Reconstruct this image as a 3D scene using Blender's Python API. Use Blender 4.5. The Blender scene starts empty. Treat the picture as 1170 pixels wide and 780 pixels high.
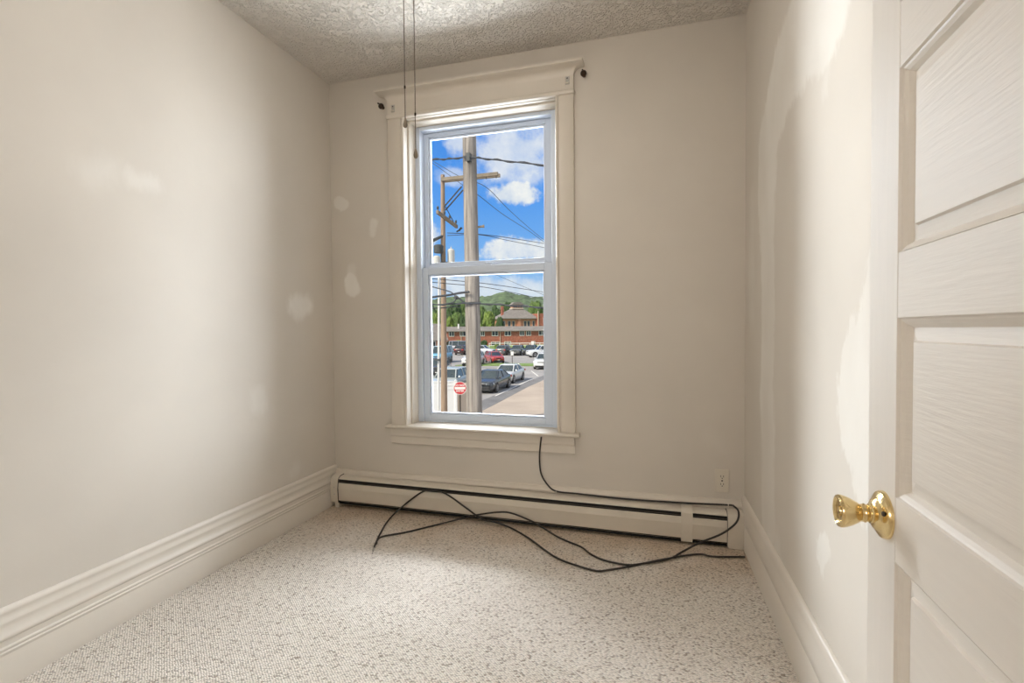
import bpy, bmesh, math, random
from mathutils import Vector, Matrix, noise
random.seed(7)
COL = bpy.context.scene.collection
SC = bpy.context.scene

# ------------------------------------------------------------------ camera numbers (room coordinates, metres)
EYE = 1.13
FOC = 559.37
YAW, PITCH, ROLL = 0.2757, -0.0241, -0.0088
c_, s_ = math.cos(YAW), math.sin(YAW)
R0 = Vector((c_, s_, 0)); F0 = Vector((-s_, c_, 0)); D0 = Vector((0, 0, -1))
D1 = D0*math.cos(PITCH) + F0*math.sin(PITCH)
F1 = F0*math.cos(PITCH) - D0*math.sin(PITCH)
R2 = R0*math.cos(ROLL) - D1*math.sin(ROLL)
D2 = R0*math.sin(ROLL) + D1*math.cos(ROLL)
O = Vector((0, 0, EYE))
XL, XR, YD, H = -1.998, 0.4717, 2.7665, 2.7258
GZ = EYE - 4.35                     # street level outside

def ray(x, y): return F1 + R2*((x-585)/FOC) + D2*((y-390)/FOC)
def at(x, y, dep): return O + ray(x, y)*dep
def onY(x, y, Y):
    d = ray(x, y); return O + d*(Y/d.y)
def onZ(x, y, Z):
    d = ray(x, y); return O + d*((Z-EYE)/d.z)

cam = bpy.data.cameras.new('camera'); cam.sensor_width = 36; cam.sensor_fit = 'HORIZONTAL'
cam.lens = FOC/1170*36; cam.clip_start = 0.02; cam.clip_end = 3000
co = bpy.data.objects.new('camera', cam); COL.objects.link(co)
m = Matrix.Identity(4)
for i in range(3):
    m[i][0] = R2[i]; m[i][1] = -D2[i]; m[i][2] = -F1[i]; m[i][3] = O[i]
co.matrix_world = m
SC.camera = co

# ------------------------------------------------------------------ materials
def new_mat(name):
    mt = bpy.data.materials.new(name); mt.use_nodes = True
    nt = mt.node_tree; bs = nt.nodes['Principled BSDF']
    return mt, nt, bs
def N(nt, t, **kw):
    n = nt.nodes.new(t)
    for k, v in kw.items(): setattr(n, k, v)
    return n
def srgb(r, g, b):
    f = lambda c: (c/255/12.92 if c <= 10 else ((c/255+.055)/1.055)**2.4)
    return (f(r), f(g), f(b), 1)
def mat(name, col, rough=.5, metal=0, bump=0, scale=40, stretch=(1, 1, 1), var=0, spec=.5, vscale=None, coat=0):
    mt, nt, bs = new_mat(name)
    bs.inputs['Base Color'].default_value = (*col[:3], 1)
    bs.inputs['Roughness'].default_value = rough; bs.inputs['Metallic'].default_value = metal
    bs.inputs['Specular IOR Level'].default_value = spec
    bs.inputs['Coat Weight'].default_value = coat
    tc = N(nt, 'ShaderNodeTexCoord'); mp = N(nt, 'ShaderNodeMapping'); mp.inputs['Scale'].default_value = stretch
    nt.links.new(tc.outputs['Object'], mp.inputs['Vector'])
    if bump:
        nz = N(nt, 'ShaderNodeTexNoise'); nz.inputs['Scale'].default_value = scale; nz.inputs['Detail'].default_value = 4
        nt.links.new(mp.outputs['Vector'], nz.inputs['Vector'])
        b = N(nt, 'ShaderNodeBump'); b.inputs['Strength'].default_value = bump; b.inputs['Distance'].default_value = .002
        nt.links.new(nz.outputs['Fac'], b.inputs['Height']); nt.links.new(b.outputs['Normal'], bs.inputs['Normal'])
    if var:
        nz = N(nt, 'ShaderNodeTexNoise'); nz.inputs['Scale'].default_value = vscale or scale; nz.inputs['Detail'].default_value = 5
        nt.links.new(mp.outputs['Vector'], nz.inputs['Vector'])
        rp = N(nt, 'ShaderNodeMapRange'); rp.inputs[1].default_value = .3; rp.inputs[2].default_value = .7
        rp.inputs[3].default_value = 1-var; rp.inputs[4].default_value = 1+var
        nt.links.new(nz.outputs['Fac'], rp.inputs[0])
        mx = N(nt, 'ShaderNodeVectorMath', operation='SCALE'); mx.inputs[0].default_value = col[:3]
        nt.links.new(rp.outputs[0], mx.inputs['Scale']); nt.links.new(mx.outputs[0], bs.inputs['Base Color'])
    return mt

WALLC = (.685, .628, .555)
CAPG = bpy.data.node_groups.new('capsule', 'ShaderNodeTree')
for nm, ty in (('P', 'NodeSocketVector'), ('A', 'NodeSocketVector'), ('BA', 'NodeSocketVector'), ('inv', 'NodeSocketFloat'), ('r', 'NodeSocketFloat'), ('dr', 'NodeSocketFloat')):
    CAPG.interface.new_socket(nm, in_out='INPUT', socket_type=ty)
CAPG.interface.new_socket('d', in_out='OUTPUT', socket_type='NodeSocketFloat')
def _cap():
    nt = CAPG; gi = nt.nodes.new('NodeGroupInput'); go = nt.nodes.new('NodeGroupOutput'); L = nt.links.new
    pa = N(nt, 'ShaderNodeVectorMath', operation='SUBTRACT'); L(gi.outputs['P'], pa.inputs[0]); L(gi.outputs['A'], pa.inputs[1])
    dt = N(nt, 'ShaderNodeVectorMath', operation='DOT_PRODUCT'); L(pa.outputs[0], dt.inputs[0]); L(gi.outputs['BA'], dt.inputs[1])
    t = N(nt, 'ShaderNodeMath', operation='MULTIPLY', use_clamp=True); L(dt.outputs['Value'], t.inputs[0]); L(gi.outputs['inv'], t.inputs[1])
    sc = N(nt, 'ShaderNodeVectorMath', operation='SCALE'); L(gi.outputs['BA'], sc.inputs[0]); L(t.outputs[0], sc.inputs['Scale'])
    q = N(nt, 'ShaderNodeVectorMath', operation='SUBTRACT'); L(pa.outputs[0], q.inputs[0]); L(sc.outputs[0], q.inputs[1])
    ln = N(nt, 'ShaderNodeVectorMath', operation='LENGTH'); L(q.outputs[0], ln.inputs[0])
    rr = N(nt, 'ShaderNodeMath', operation='MULTIPLY_ADD'); L(t.outputs[0], rr.inputs[0]); L(gi.outputs['dr'], rr.inputs[1]); L(gi.outputs['r'], rr.inputs[2])
    d = N(nt, 'ShaderNodeMath', operation='SUBTRACT'); L(ln.outputs['Value'], d.inputs[0]); L(rr.outputs[0], d.inputs[1])
    L(d.outputs[0], go.inputs[0])
_cap()

def wall_mat(name, caps, rough=.42, spec=.5, spackle=(.90, .87, .82), ragged=.05):
    """painted plaster with patches of joint compound; caps = (A, B, r1, r2, soft, strength) in room metres"""
    mt, nt, bs = new_mat(name); L = nt.links.new
    tc = N(nt, 'ShaderNodeTexCoord')
    # streaky wobble for ragged trowel edges
    mp = N(nt, 'ShaderNodeMapping'); mp.inputs['Scale'].default_value = (1, 1, .45); L(tc.outputs['Object'], mp.inputs[0])
    nz = N(nt, 'ShaderNodeTexNoise'); nz.inputs['Scale'].default_value = 13; nz.inputs['Detail'].default_value = 8; nz.inputs['Roughness'].default_value = .65
    L(mp.outputs[0], nz.inputs['Vector'])
    sub = N(nt, 'ShaderNodeVectorMath', operation='SUBTRACT'); sub.inputs[1].default_value = (.5, .5, .5); L(nz.outputs['Color'], sub.inputs[0])
    scl = N(nt, 'ShaderNodeVectorMath', operation='SCALE'); scl.inputs['Scale'].default_value = ragged*3; L(sub.outputs[0], scl.inputs[0])
    pos = N(nt, 'ShaderNodeVectorMath', operation='ADD'); L(tc.outputs['Object'], pos.inputs[0]); L(scl.outputs[0], pos.inputs[1])
    last = None
    for a, b, r1, r2, soft, st in caps:
        g = N(nt, 'ShaderNodeGroup'); g.node_tree = CAPG
        a = Vector(a); b = Vector(b); ba = b-a
        if ba.length < 1e-4: ba = Vector((0.001, 0.001, 0.001))
        L(pos.outputs[0], g.inputs['P']); g.inputs['A'].default_value = a; g.inputs['BA'].default_value = ba
        g.inputs['inv'].default_value = 1/ba.length_squared; g.inputs['r'].default_value = r1; g.inputs['dr'].default_value = r2-r1
        mr = N(nt, 'ShaderNodeMapRange', interpolation_type='SMOOTHSTEP')
        mr.inputs[1].default_value = soft; mr.inputs[2].default_value = -soft; mr.inputs[3].default_value = 0; mr.inputs[4].default_value = st
        L(g.outputs[0], mr.inputs[0])
        if last is None: last = mr.outputs[0]
        else:
            mx = N(nt, 'ShaderNodeMath', operation='MAXIMUM'); L(last, mx.inputs[0]); L(mr.outputs[0], mx.inputs[1]); last = mx.outputs[0]
    # faint uneven old paint
    n2 = N(nt, 'ShaderNodeTexNoise'); n2.inputs['Scale'].default_value = 2.2; n2.inputs['Detail'].default_value = 4; L(tc.outputs['Object'], n2.inputs['Vector'])
    mv = N(nt, 'ShaderNodeMapRange'); mv.inputs[1].default_value = .3; mv.inputs[2].default_value = .7; mv.inputs[3].default_value = .965; mv.inputs[4].default_value = 1.02
    L(n2.outputs['Fac'], mv.inputs[0])
    base = N(nt, 'ShaderNodeVectorMath', operation='SCALE'); base.inputs[0].default_value = WALLC; L(mv.outputs[0], base.inputs['Scale'])
    mix = N(nt, 'ShaderNodeMix', data_type='RGBA'); mix.inputs[7].default_value = (*spackle, 1); L(base.outputs[0], mix.inputs[6])
    if last is not None: L(last, mix.inputs[0])
    else: mix.inputs[0].default_value = 0
    if last is not None:
        n4 = N(nt, 'ShaderNodeTexNoise'); n4.inputs['Scale'].default_value = 5; n4.inputs['Detail'].default_value = 7; L(mp.outputs[0], n4.inputs['Vector'])
        m4 = N(nt, 'ShaderNodeMapRange'); m4.inputs[1].default_value = .32; m4.inputs[2].default_value = .6; m4.inputs[3].default_value = .55; m4.inputs[4].default_value = 1; L(n4.outputs['Fac'], m4.inputs[0])
        mm_ = N(nt, 'ShaderNodeMath', operation='MULTIPLY'); L(last, mm_.inputs[0]); L(m4.outputs[0], mm_.inputs[1]); L(mm_.outputs[0], mix.inputs[0])
    L(mix.outputs[2], bs.inputs['Base Color'])
    ra = N(nt, 'ShaderNodeMapRange'); ra.inputs[3].default_value = rough; ra.inputs[4].default_value = rough+.2
    if last is not None: L(last, ra.inputs[0]); L(ra.outputs[0], bs.inputs['Roughness'])
    else: bs.inputs['Roughness'].default_value = rough
    bs.inputs['Specular IOR Level'].default_value = spec
    n3 = N(nt, 'ShaderNodeTexNoise'); n3.inputs['Scale'].default_value = 55; n3.inputs['Detail'].default_value = 3; L(tc.outputs['Object'], n3.inputs['Vector'])
    bp = N(nt, 'ShaderNodeBump'); bp.inputs['Strength'].default_value = .12; bp.inputs['Distance'].default_value = .002
    L(n3.outputs['Fac'], bp.inputs['Height']); L(bp.outputs[0], bs.inputs['Normal'])
    return mt

X = XR
right_caps = [
    ((X, 1.55, 2.05), (X, 1.80, 2.10), .20, .20, .02, .9), ((X, 1.80, 2.10), (X, 2.06, 2.06), .20, .17, .02, .9),
    ((X, 2.06, 2.06), (X, 2.28, 1.90), .17, .17, .02, .9), ((X, 2.28, 1.90), (X, 2.30, 1.70), .17, .16, .02, .85),
    ((X, 2.30, 1.70), (X, 2.27, 1.30), .15, .12, .02, .8), ((X, 2.27, 1.30), (X, 2.27, .8), .12, .125, .02, .8),
    ((X, 2.27, .8), (X, 2.24, .32), .125, .11, .025, .75), ((X, 2.16, .33), (X, 2.05, .24), .06, .03, .03, .5),
    ((X, 2.60, 1.75), (X, 2.60, 1.20), .05, .07, .05, .35),
    ((X, 1.24, 1.25), (X, 1.28, .95), .05, .19, .012, .85), ((X, 1.28, .95), (X, 1.26, .70), .19, .05, .012, .8),
    ((X, 1.56, .50), (X, 1.585, .45), .055, .03, .008, .8), ((X, 1.54, 1.87), (X, 1.58, 1.80), .02, .03, .02, .4)]
left_caps = [((XL, 2.44, 1.27), (XL, 2.50, 1.29), .075, .06, .03, .8), ((XL, 1.49, 1.755), (XL, 1.58, 1.745), .035, .03, .03, .4),
    ((XL, 1.33, 1.72), (XL, 1.40, 1.76), .05, .05, .05, .3), ((XL, 2.12, .80), (XL, 2.13, .74), .05, .05, .03, .35), ((XL, 2.36, .30), (XL, 2.40, .34), .03, .03, .04, .3)]
back_caps = [((-1.935, YD, 1.965), (-1.91, YD, 1.95), .042, .04, .008, .55), ((-1.685, YD, 1.82), (-1.695, YD, 1.75), .025, .02, .012, .5),
    ((-1.86, YD, 1.46), (-1.845, YD, 1.40), .045, .05, .012, .75), ((-1.85, YD, 1.53), (-1.855, YD, 1.5), .03, .03, .02, .4),
    ((.30, YD, .55), (.35, YD, .5), .03, .03, .05, .15)]
M = {}
M['wall_l'] = wall_mat('wall_paint_left', left_caps, rough=.62, ragged=.035)
M['wall_r'] = wall_mat('wall_paint_right', right_caps, rough=.8, spec=.12, spackle=(.80, .76, .70))
M['wall_b'] = wall_mat('wall_paint_back', back_caps, rough=.45, ragged=.02)
M['wall'] = wall_mat('wall_paint', [])
M['trim'] = mat('trim_paint', (.72, .655, .57), .38, bump=.25, scale=30, var=.03, vscale=5)
M['base'] = mat('baseboard_paint', (.77, .71, .63), .36, bump=.15, scale=25, var=.02, vscale=4)
M['vinyl'] = mat('white_vinyl', (.69, .765, .885), .35)
M['door'] = mat('door_paint', (.79, .74, .675), .38, bump=.28, scale=14, stretch=(1, 1, 14), var=.015, vscale=6)
M['door_v'] = mat('door_stile_paint', (.79, .74, .675), .38, bump=.22, scale=14, stretch=(14, 14, 1), var=.015, vscale=6)
M['heater'] = mat('heater_enamel', (.72, .655, .56), .35, bump=.1, scale=12, var=.04, vscale=7)
M['black'] = mat('dark_interior', (.012, .011, .010), .7)
M['cable'] = mat('black_cable_jacket', (.025, .02, .017), .42)
M['steel'] = mat('steel', (.55, .53, .5), .35, metal=1)
M['bronze'] = mat('dark_bronze', (.035, .02, .012), .4, metal=.6)
M['ivory'] = mat('ivory_plastic', (.74, .68, .58), .35)
M['slot'] = mat('slot_dark', (.05, .04, .03), .6)
M['chain'] = mat('aged_bead_chain', (.20, .165, .13), .45, metal=.7)
M['toggle'] = mat('chain_pull_brown', (.23, .19, .14), .5)
M['clip'] = mat('white_clip', (.75, .70, .62), .5)

def brass():
    mt, nt, bs = new_mat('polished_brass')
    bs.inputs['Base Color'].default_value = (.80, .63, .33, 1); bs.inputs['Metallic'].default_value = 1
    nz = N(nt, 'ShaderNodeTexNoise'); nz.inputs['Scale'].default_value = 45; nz.inputs['Detail'].default_value = 3
    tc = N(nt, 'ShaderNodeTexCoord'); nt.links.new(tc.outputs['Object'], nz.inputs['Vector'])
    r = N(nt, 'ShaderNodeMapRange'); r.inputs[1].default_value = .35; r.inputs[2].default_value = .75; r.inputs[3].default_value = .10; r.inputs[4].default_value = .28
    nt.links.new(nz.outputs['Fac'], r.inputs[0]); nt.links.new(r.outputs[0], bs.inputs['Roughness'])
    return mt
M['brass'] = brass()

def carpet():
    mt, nt, bs = new_mat('berber_carpet'); L = nt.links.new
    tc = N(nt, 'ShaderNodeTexCoord'); mp = N(nt, 'ShaderNodeMapping')
    mp.inputs['Rotation'].default_value = (0, 0, math.radians(-40)); mp.inputs['Scale'].default_value = (108, 160, 1)
    L(tc.outputs['Object'], mp.inputs[0])
    vo = N(nt, 'ShaderNodeTexVoronoi', voronoi_dimensions='2D'); vo.inputs['Scale'].default_value = 1; vo.inputs['Randomness'].default_value = .5
    L(mp.outputs[0], vo.inputs['Vector'])
    sep = N(nt, 'ShaderNodeSeparateColor'); L(vo.outputs['Color'], sep.inputs[0])
    # loop colour: cream to tan, some dark flecks
    cr = N(nt, 'ShaderNodeValToRGB'); e = cr.color_ramp.elements
    e[0].position = 0; e[0].color = (.46, .395, .33, 1); e[1].position = .06; e[1].color = (.62, .55, .475, 1)
    for p, c in ((.15, (.82, .75, .67, 1)), (.6, (.90, .835, .755, 1)), (1, (.95, .895, .82, 1))):
        k = cr.color_ramp.elements.new(p); k.color = c
    L(sep.outputs[0], cr.inputs[0])
    gap = N(nt, 'ShaderNodeMapRange', interpolation_type='SMOOTHSTEP'); gap.inputs[1].default_value = .36; gap.inputs[2].default_value = .74; gap.inputs[3].default_value = 1; gap.inputs[4].default_value = .52
    L(vo.outputs['Distance'], gap.inputs[0])
    mul = N(nt, 'ShaderNodeVectorMath', operation='SCALE'); L(cr.outputs[0], mul.inputs[0]); L(gap.outputs[0], mul.inputs['Scale'])
    # yellow-brown band deepening towards the radiator
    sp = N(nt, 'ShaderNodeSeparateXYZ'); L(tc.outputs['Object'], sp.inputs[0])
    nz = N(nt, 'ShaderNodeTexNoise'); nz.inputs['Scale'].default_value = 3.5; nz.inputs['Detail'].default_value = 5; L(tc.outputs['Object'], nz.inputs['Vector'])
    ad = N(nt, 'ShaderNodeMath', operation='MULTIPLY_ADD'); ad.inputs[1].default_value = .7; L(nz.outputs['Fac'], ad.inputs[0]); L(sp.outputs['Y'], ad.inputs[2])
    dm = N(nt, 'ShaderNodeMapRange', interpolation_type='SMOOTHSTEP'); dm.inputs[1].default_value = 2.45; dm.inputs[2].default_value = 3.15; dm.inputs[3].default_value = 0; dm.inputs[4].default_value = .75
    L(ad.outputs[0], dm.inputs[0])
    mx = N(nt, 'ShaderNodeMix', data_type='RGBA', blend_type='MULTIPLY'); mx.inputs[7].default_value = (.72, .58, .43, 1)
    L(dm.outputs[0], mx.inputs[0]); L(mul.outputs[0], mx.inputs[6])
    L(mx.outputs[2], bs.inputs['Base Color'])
    bs.inputs['Roughness'].default_value = .95; bs.inputs['Specular IOR Level'].default_value = .1
    bp = N(nt, 'ShaderNodeBump', invert=True); bp.inputs['Strength'].default_value = .9; bp.inputs['Distance'].default_value = .005
    L(vo.outputs['Distance'], bp.inputs['Height']); L(bp.outputs[0], bs.inputs['Normal'])
    return mt
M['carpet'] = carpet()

def ceiling_mat():
    mt, nt, bs = new_mat('textured_ceiling'); L = nt.links.new
    tc = N(nt, 'ShaderNodeTexCoord')
    nz = N(nt, 'ShaderNodeTexNoise'); nz.inputs['Scale'].default_value = 20; nz.inputs['Detail'].default_value = 2; L(tc.outputs['Object'], nz.inputs['Vector'])
    mxv = N(nt, 'ShaderNodeMix', data_type='RGBA'); mxv.inputs[0].default_value = .06; L(tc.outputs['Object'], mxv.inputs[6]); L(nz.outputs['Color'], mxv.inputs[7])
    vo = N(nt, 'ShaderNodeTexVoronoi', feature='DISTANCE_TO_EDGE'); vo.inputs['Scale'].default_value = 34; L(mxv.outputs[2], vo.inputs['Vector'])
    n2 = N(nt, 'ShaderNodeTexNoise'); n2.inputs['Scale'].default_value = 38; n2.inputs['Detail'].default_value = 4; n2.inputs['Distortion'].default_value = 1.6; L(tc.outputs['Object'], n2.inputs['Vector'])
    r = N(nt, 'ShaderNodeMapRange', interpolation_type='SMOOTHSTEP'); r.inputs[1].default_value = .40; r.inputs[2].default_value = .52; L(n2.outputs['Fac'], r.inputs[0])
    a = N(nt, 'ShaderNodeMath', operation='MULTIPLY_ADD'); a.inputs[1].default_value = .5; L(vo.outputs['Distance'], a.inputs[0]); L(r.outputs[0], a.inputs[2])
    bp = N(nt, 'ShaderNodeBump'); bp.inputs['Strength'].default_value = 1; bp.inputs['Distance'].default_value = .008
    L(a.outputs[0], bp.inputs['Height']); L(bp.outputs[0], bs.inputs['Normal'])
    bs.inputs['Base Color'].default_value = (.78, .725, .655, 1); bs.inputs['Roughness'].default_value = .8
    return mt
M['ceiling'] = ceiling_mat()

def glass():
    mt, nt, bs = new_mat('window_glass'); nt.nodes.remove(bs); L = nt.links.new
    tr = N(nt, 'ShaderNodeBsdfTransparent'); tr.inputs[0].default_value = (.97, .985, .98, 1)
    gl = N(nt, 'ShaderNodeBsdfGlossy'); gl.inputs['Roughness'].default_value = .02
    fr = N(nt, 'ShaderNodeFresnel'); fr.inputs[0].default_value = 1.3
    mx = N(nt, 'ShaderNodeMixShader'); L(fr.outputs[0], mx.inputs[0]); L(tr.outputs[0], mx.inputs[1]); L(gl.outputs[0], mx.inputs[2])
    L(mx.outputs[0], nt.nodes['Material Output'].inputs[0])
    return mt
M['glass'] = glass()

# ------------------------------------------------------------------ mesh builder
class MB:
    def __init__(s): s.v = []; s.f = []; s.mi = []
    def add(s, vs, fs, mi=0):
        n = len(s.v); s.v += [Vector(v) for v in vs]; s.f += [[i+n for i in f] for f in fs]; s.mi += [mi]*len(fs); return s
    def box(s, x0, x1, y0, y1, z0, z1, mi=0):
        v = [(x0,y0,z0),(x1,y0,z0),(x1,y1,z0),(x0,y1,z0),(x0,y0,z1),(x1,y0,z1),(x1,y1,z1),(x0,y1,z1)]
        return s.add(v, [(0,3,2,1),(4,5,6,7),(0,1,5,4),(1,2,6,5),(2,3,7,6),(3,0,4,7)], mi)
    def prism(s, prof, f, a, b, mi=0):
        """prof: closed 2D outline; f(u,v,t) -> point; extruded from t=a to t=b"""
        n = len(prof)
        vs = [f(u, v, a) for u, v in prof] + [f(u, v, b) for u, v in prof]
        fs = [[i, (i+1) % n, n+(i+1) % n, n+i] for i in range(n)] + [list(range(n))[::-1], list(range(n, 2*n))]
        return s.add(vs, fs, mi)
    def tube(s, pts, r, n=8, mi=0, caps=True):
        pts = [Vector(p) for p in pts]; rings = []; up = None
        rs = r if isinstance(r, (list, tuple)) else [r]*len(pts)
        for i, p in enumerate(pts):
            t = (pts[min(i+1, len(pts)-1)] - pts[max(i-1, 0)]).normalized()
            if up is None:
                up = t.orthogonal().normalized()
            else:
                up = (up - t*up.dot(t)).normalized()
            w = t.cross(up)
            rings.append([p + (up*math.cos(2*math.pi*k/n) + w*math.sin(2*math.pi*k/n))*rs[i] for k in range(n)])
        vs = [q for rg in rings for q in rg]; fs = []
        for i in range(len(pts)-1):
            for k in range(n):
                fs.append([i*n+k, i*n+(k+1) % n, (i+1)*n+(k+1) % n, (i+1)*n+k])
        if caps: fs += [list(range(n))[::-1], [(len(pts)-1)*n+k for k in range(n)]]
        return s.add(vs, fs, mi)
    def lathe(s, prof, base, axis, n=32, mi=0):
        """prof: (distance along axis, radius)"""
        base = Vector(base); ax = Vector(axis).normalized(); u = ax.orthogonal().normalized(); w = ax.cross(u)
        vs = []; 
        for d, r in prof:
            r = max(r, 1e-5)
            vs += [base + ax*d + (u*math.cos(2*math.pi*k/n)+w*math.sin(2*math.pi*k/n))*r for k in range(n)]
        fs = []
        for i in range(len(prof)-1):
            for k in range(n):
                fs.append([i*n+k, i*n+(k+1) % n, (i+1)*n+(k+1) % n, (i+1)*n+k])
        fs += [list(range(n))[::-1], [(len(prof)-1)*n+k for k in range(n)]]
        return s.add(vs, fs, mi)
    def build(s, name, mt, parent=None, loc=None, smooth=False, bevel=0, seg=2, weld=False):
        me = bpy.data.meshes.new(name)
        off = Vector(loc) if loc is not None else Vector()
        me.from_pydata([tuple(v-off) for v in s.v], [], s.f)
        for q in (mt if isinstance(mt, (list, tuple)) else [mt]): me.materials.append(q)
        for p, i in zip(me.polygons, s.mi): p.material_index = i; p.use_smooth = bool(smooth)
        bm = bmesh.new(); bm.from_mesh(me)
        if weld: bmesh.ops.remove_doubles(bm, verts=bm.verts, dist=1e-5)
        bmesh.ops.recalc_face_normals(bm, faces=bm.faces); bm.to_mesh(me); bm.free()
        me.update()
        if smooth and smooth is not True: 
            me.set_sharp_from_angle(angle=math.radians(smooth))
        o = bpy.data.objects.new(name, me); COL.objects.link(o)
        if loc is not None: o.location = off
        if parent: o.parent = parent
        if bevel:
            b = o.modifiers.new('bevel', 'BEVEL'); b.width = bevel; b.segments = seg; b.limit_method = 'ANGLE'; b.angle_limit = math.radians(35)
        return o
def tag(o, label=None, cat=None, group=None, kind=None):
    if label: o['label'] = label
    if cat: o['category'] = cat
    if group: o['group'] = group
    if kind: o['kind'] = kind
    return o
def empty(name, loc=(0, 0, 0), rz=0):
    o = bpy.data.objects.new(name, None); COL.objects.link(o); o.location = loc; o.rotation_euler = (0, 0, rz)
    o.empty_display_size = .1; return o
def struct(o, label=None): return tag(o, label, kind='structure')
def spline(pts, n=8):
    P = [Vector(p) for p in pts]; P = [P[0]*2-P[1]] + P + [P[-1]*2-P[-2]]; out = []
    for i in range(1, len(P)-2):
        for k in range(n):
            t = k/n; a, b, c, d = P[i-1:i+3]
            out.append(.5*((2*b)+(c-a)*t+(2*a-5*b+4*c-d)*t*t+(3*b-a-3*c+d)*t**3))
    out.append(P[-2]); return out

# ------------------------------------------------------------------ room shell
YR = 0.055          # inner face of the wall behind the camera (the doorway stands open round the camera)
T = .25
OX0, OX1, OZ0, OZ1 = -1.458, -.512, .517, 2.435     # window opening
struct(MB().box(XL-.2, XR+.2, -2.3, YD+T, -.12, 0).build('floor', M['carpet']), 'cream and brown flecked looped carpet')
struct(MB().box(XL-.2, XR+.2, -2.3, YD+T, H, H+.15).build('ceiling', M['ceiling']), 'off-white ceiling with a stippled texture')
struct(MB().box(XL-.2, XL, -2.3, YD, 0, H).build('wall_left', M['wall_l']), 'off-white painted wall on the left with small filler patches')
struct(MB().box(XR, XR+.2, -2.3, YD, 0, H).build('wall_right', M['wall_r']), 'off-white painted wall behind the open door, streaked with joint compound')
struct(MB().box(XL-.2, OX0-.02, YD, YD+T, 0, H).box(OX1+.02, XR+.2, YD, YD+T, 0, H).box(OX0-.02, OX1+.02, YD, YD+T, 0, OZ0).box(OX0-.02, OX1+.02, YD, YD+T, OZ1+.02, H).build('wall_back', M['wall_b']), 'off-white painted wall round the window')
struct(MB().box(.345, XR, YR-.13, YR, 0, H).box(XL, -1.0, YR-.13, YR, 0, H).box(-1.0, .345, YR-.13, YR, 2.1, H).build('wall_rear', M['wall']))
struct(MB().box(XL-.2, XR+.2, -2.4, -2.3, 0, H).build('wall_hall', M['wall']))

def base_prof():    # (projection, height)
    return [(0, 0), (.018, 0), (.018, .100), (.0165, .104), (.0165, .108), (.019, .111), (.019, .116), (.016, .119), (.016, .122), (.019, .125), (.019, .130),
            (.0145, .134), (.0145, .152), (.021, .158), (.0225, .164), (.021, .170), (.0150, .176), (.013, .195), (.016, .205), (.0165, .212), (.012, .219), (.011, .232),
            (.014, .238), (.0145, .246), (.010, .253), (.006, .256), (0, .256)]
struct(MB().prism(base_prof(), lambda u, v, t: (XL+u, t, v), YR, YD).build('baseboard_left', M['base'], smooth=40), 'tall moulded off-white skirting along the left wall')
struct(MB().prism([(0, 0), (.018, 0), (.018, .128), (.0165, .131), (.0165, .135), (.018, .138), (.017, .165), (.0165, .200), (.0145, .207), (.0145, .225), (.012, .246), (.007, .253), (0, .255)], lambda u, v, t: (XR-u, t, v), YR, YD).build('baseboard_right', M['base'], smooth=40), 'tall moulded off-white skirting along the right wall')
struct(MB().prism([(0, 0), (.016, 0), (.016, .192), (.021, .197), (.021, .205), (.014, .212), (.010, .225), (0, .229)], lambda u, v, t: (t, YD-u, v), XL, XR).build('baseboard_back', M['trim'], smooth=40), 'skirting behind the radiator')

# ------------------------------------------------------------------ window
W = empty('window_1', (-.985, YD, OZ0)); struct(W, 'tall white sash window in an old painted wooden surround'); WL = Vector(W.location)
def wpart(mb, name, mt, parent=None, **k):
    # verts are given in room coordinates; parts sit in the window's own frame
    if parent is None:
        o = mb.build(name, mt, W, **k)
        for v in o.data.vertices: v.co -= WL
    else:
        o = mb.build(name, mt, parent, **k)
        for v in o.data.vertices: v.co -= WL
    return o
yc = YD-.022
# casing boards with beaded inner edge
for (xo, xi) in ((-1.567, OX0), (-.410, OX1)):
    sgn = 1 if xi > xo else -1
    pf = [(xo, 0), (xo, .020), (xo+sgn*.003, .022), (xi-sgn*.022, .022), (xi-sgn*.020, .018), (xi-sgn*.016, .018), (xi-sgn*.013, .024), (xi-sgn*.006, .026), (xi-sgn*.001, .022), (xi, .014), (xi, 0)]
    wpart(MB().prism(pf, lambda u, v, t: (u, YD-v, t), OZ0+.024, 2.437), 'casing', M['trim'], smooth=35)
wpart(MB().box(-1.575, -.402, YD-.034, YD, 2.437, 2.463), 'head_strip', M['trim'], bevel=.008, seg=3)
wpart(MB().box(-1.567, -.410, yc, YD, 2.463, 2.5352), 'head_board', M['trim'])
# cove crown with mitred returns
cov = [(.022, 2.535)] + [(.022+.056*(1-math.cos(a)), 2.540+.046*math.sin(a)) for a in [math.radians(q) for q in (0, 18, 36, 54, 72, 90)]] + [(.081, 2.588), (.081, 2.600)]
mb = MB(); rows = []
for p, z in cov:
    e = p-.022
    rows.append([(-1.567-e, YD, z), (-1.567-e, YD-p, z), (-.410+e, YD-p, z), (-.410+e, YD, z)])
vs = [q for r in rows for q in r]; fs = []
for i in range(len(rows)-1):
    for k in range(3): fs.append([i*4+k, i*4+k+1, (i+1)*4+k+1, (i+1)*4+k])
fs.append([0, 3, 2, 1]); n = (len(rows)-1)*4; fs.append([n, n+1, n+2, n+3])
for i in range(len(rows)-1): fs.append([i*4, (i+1)*4, (i+1)*4+3, i*4+3])
mb.add(vs, fs); wpart(mb, 'crown_moulding', M['trim'], smooth=40)
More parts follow.
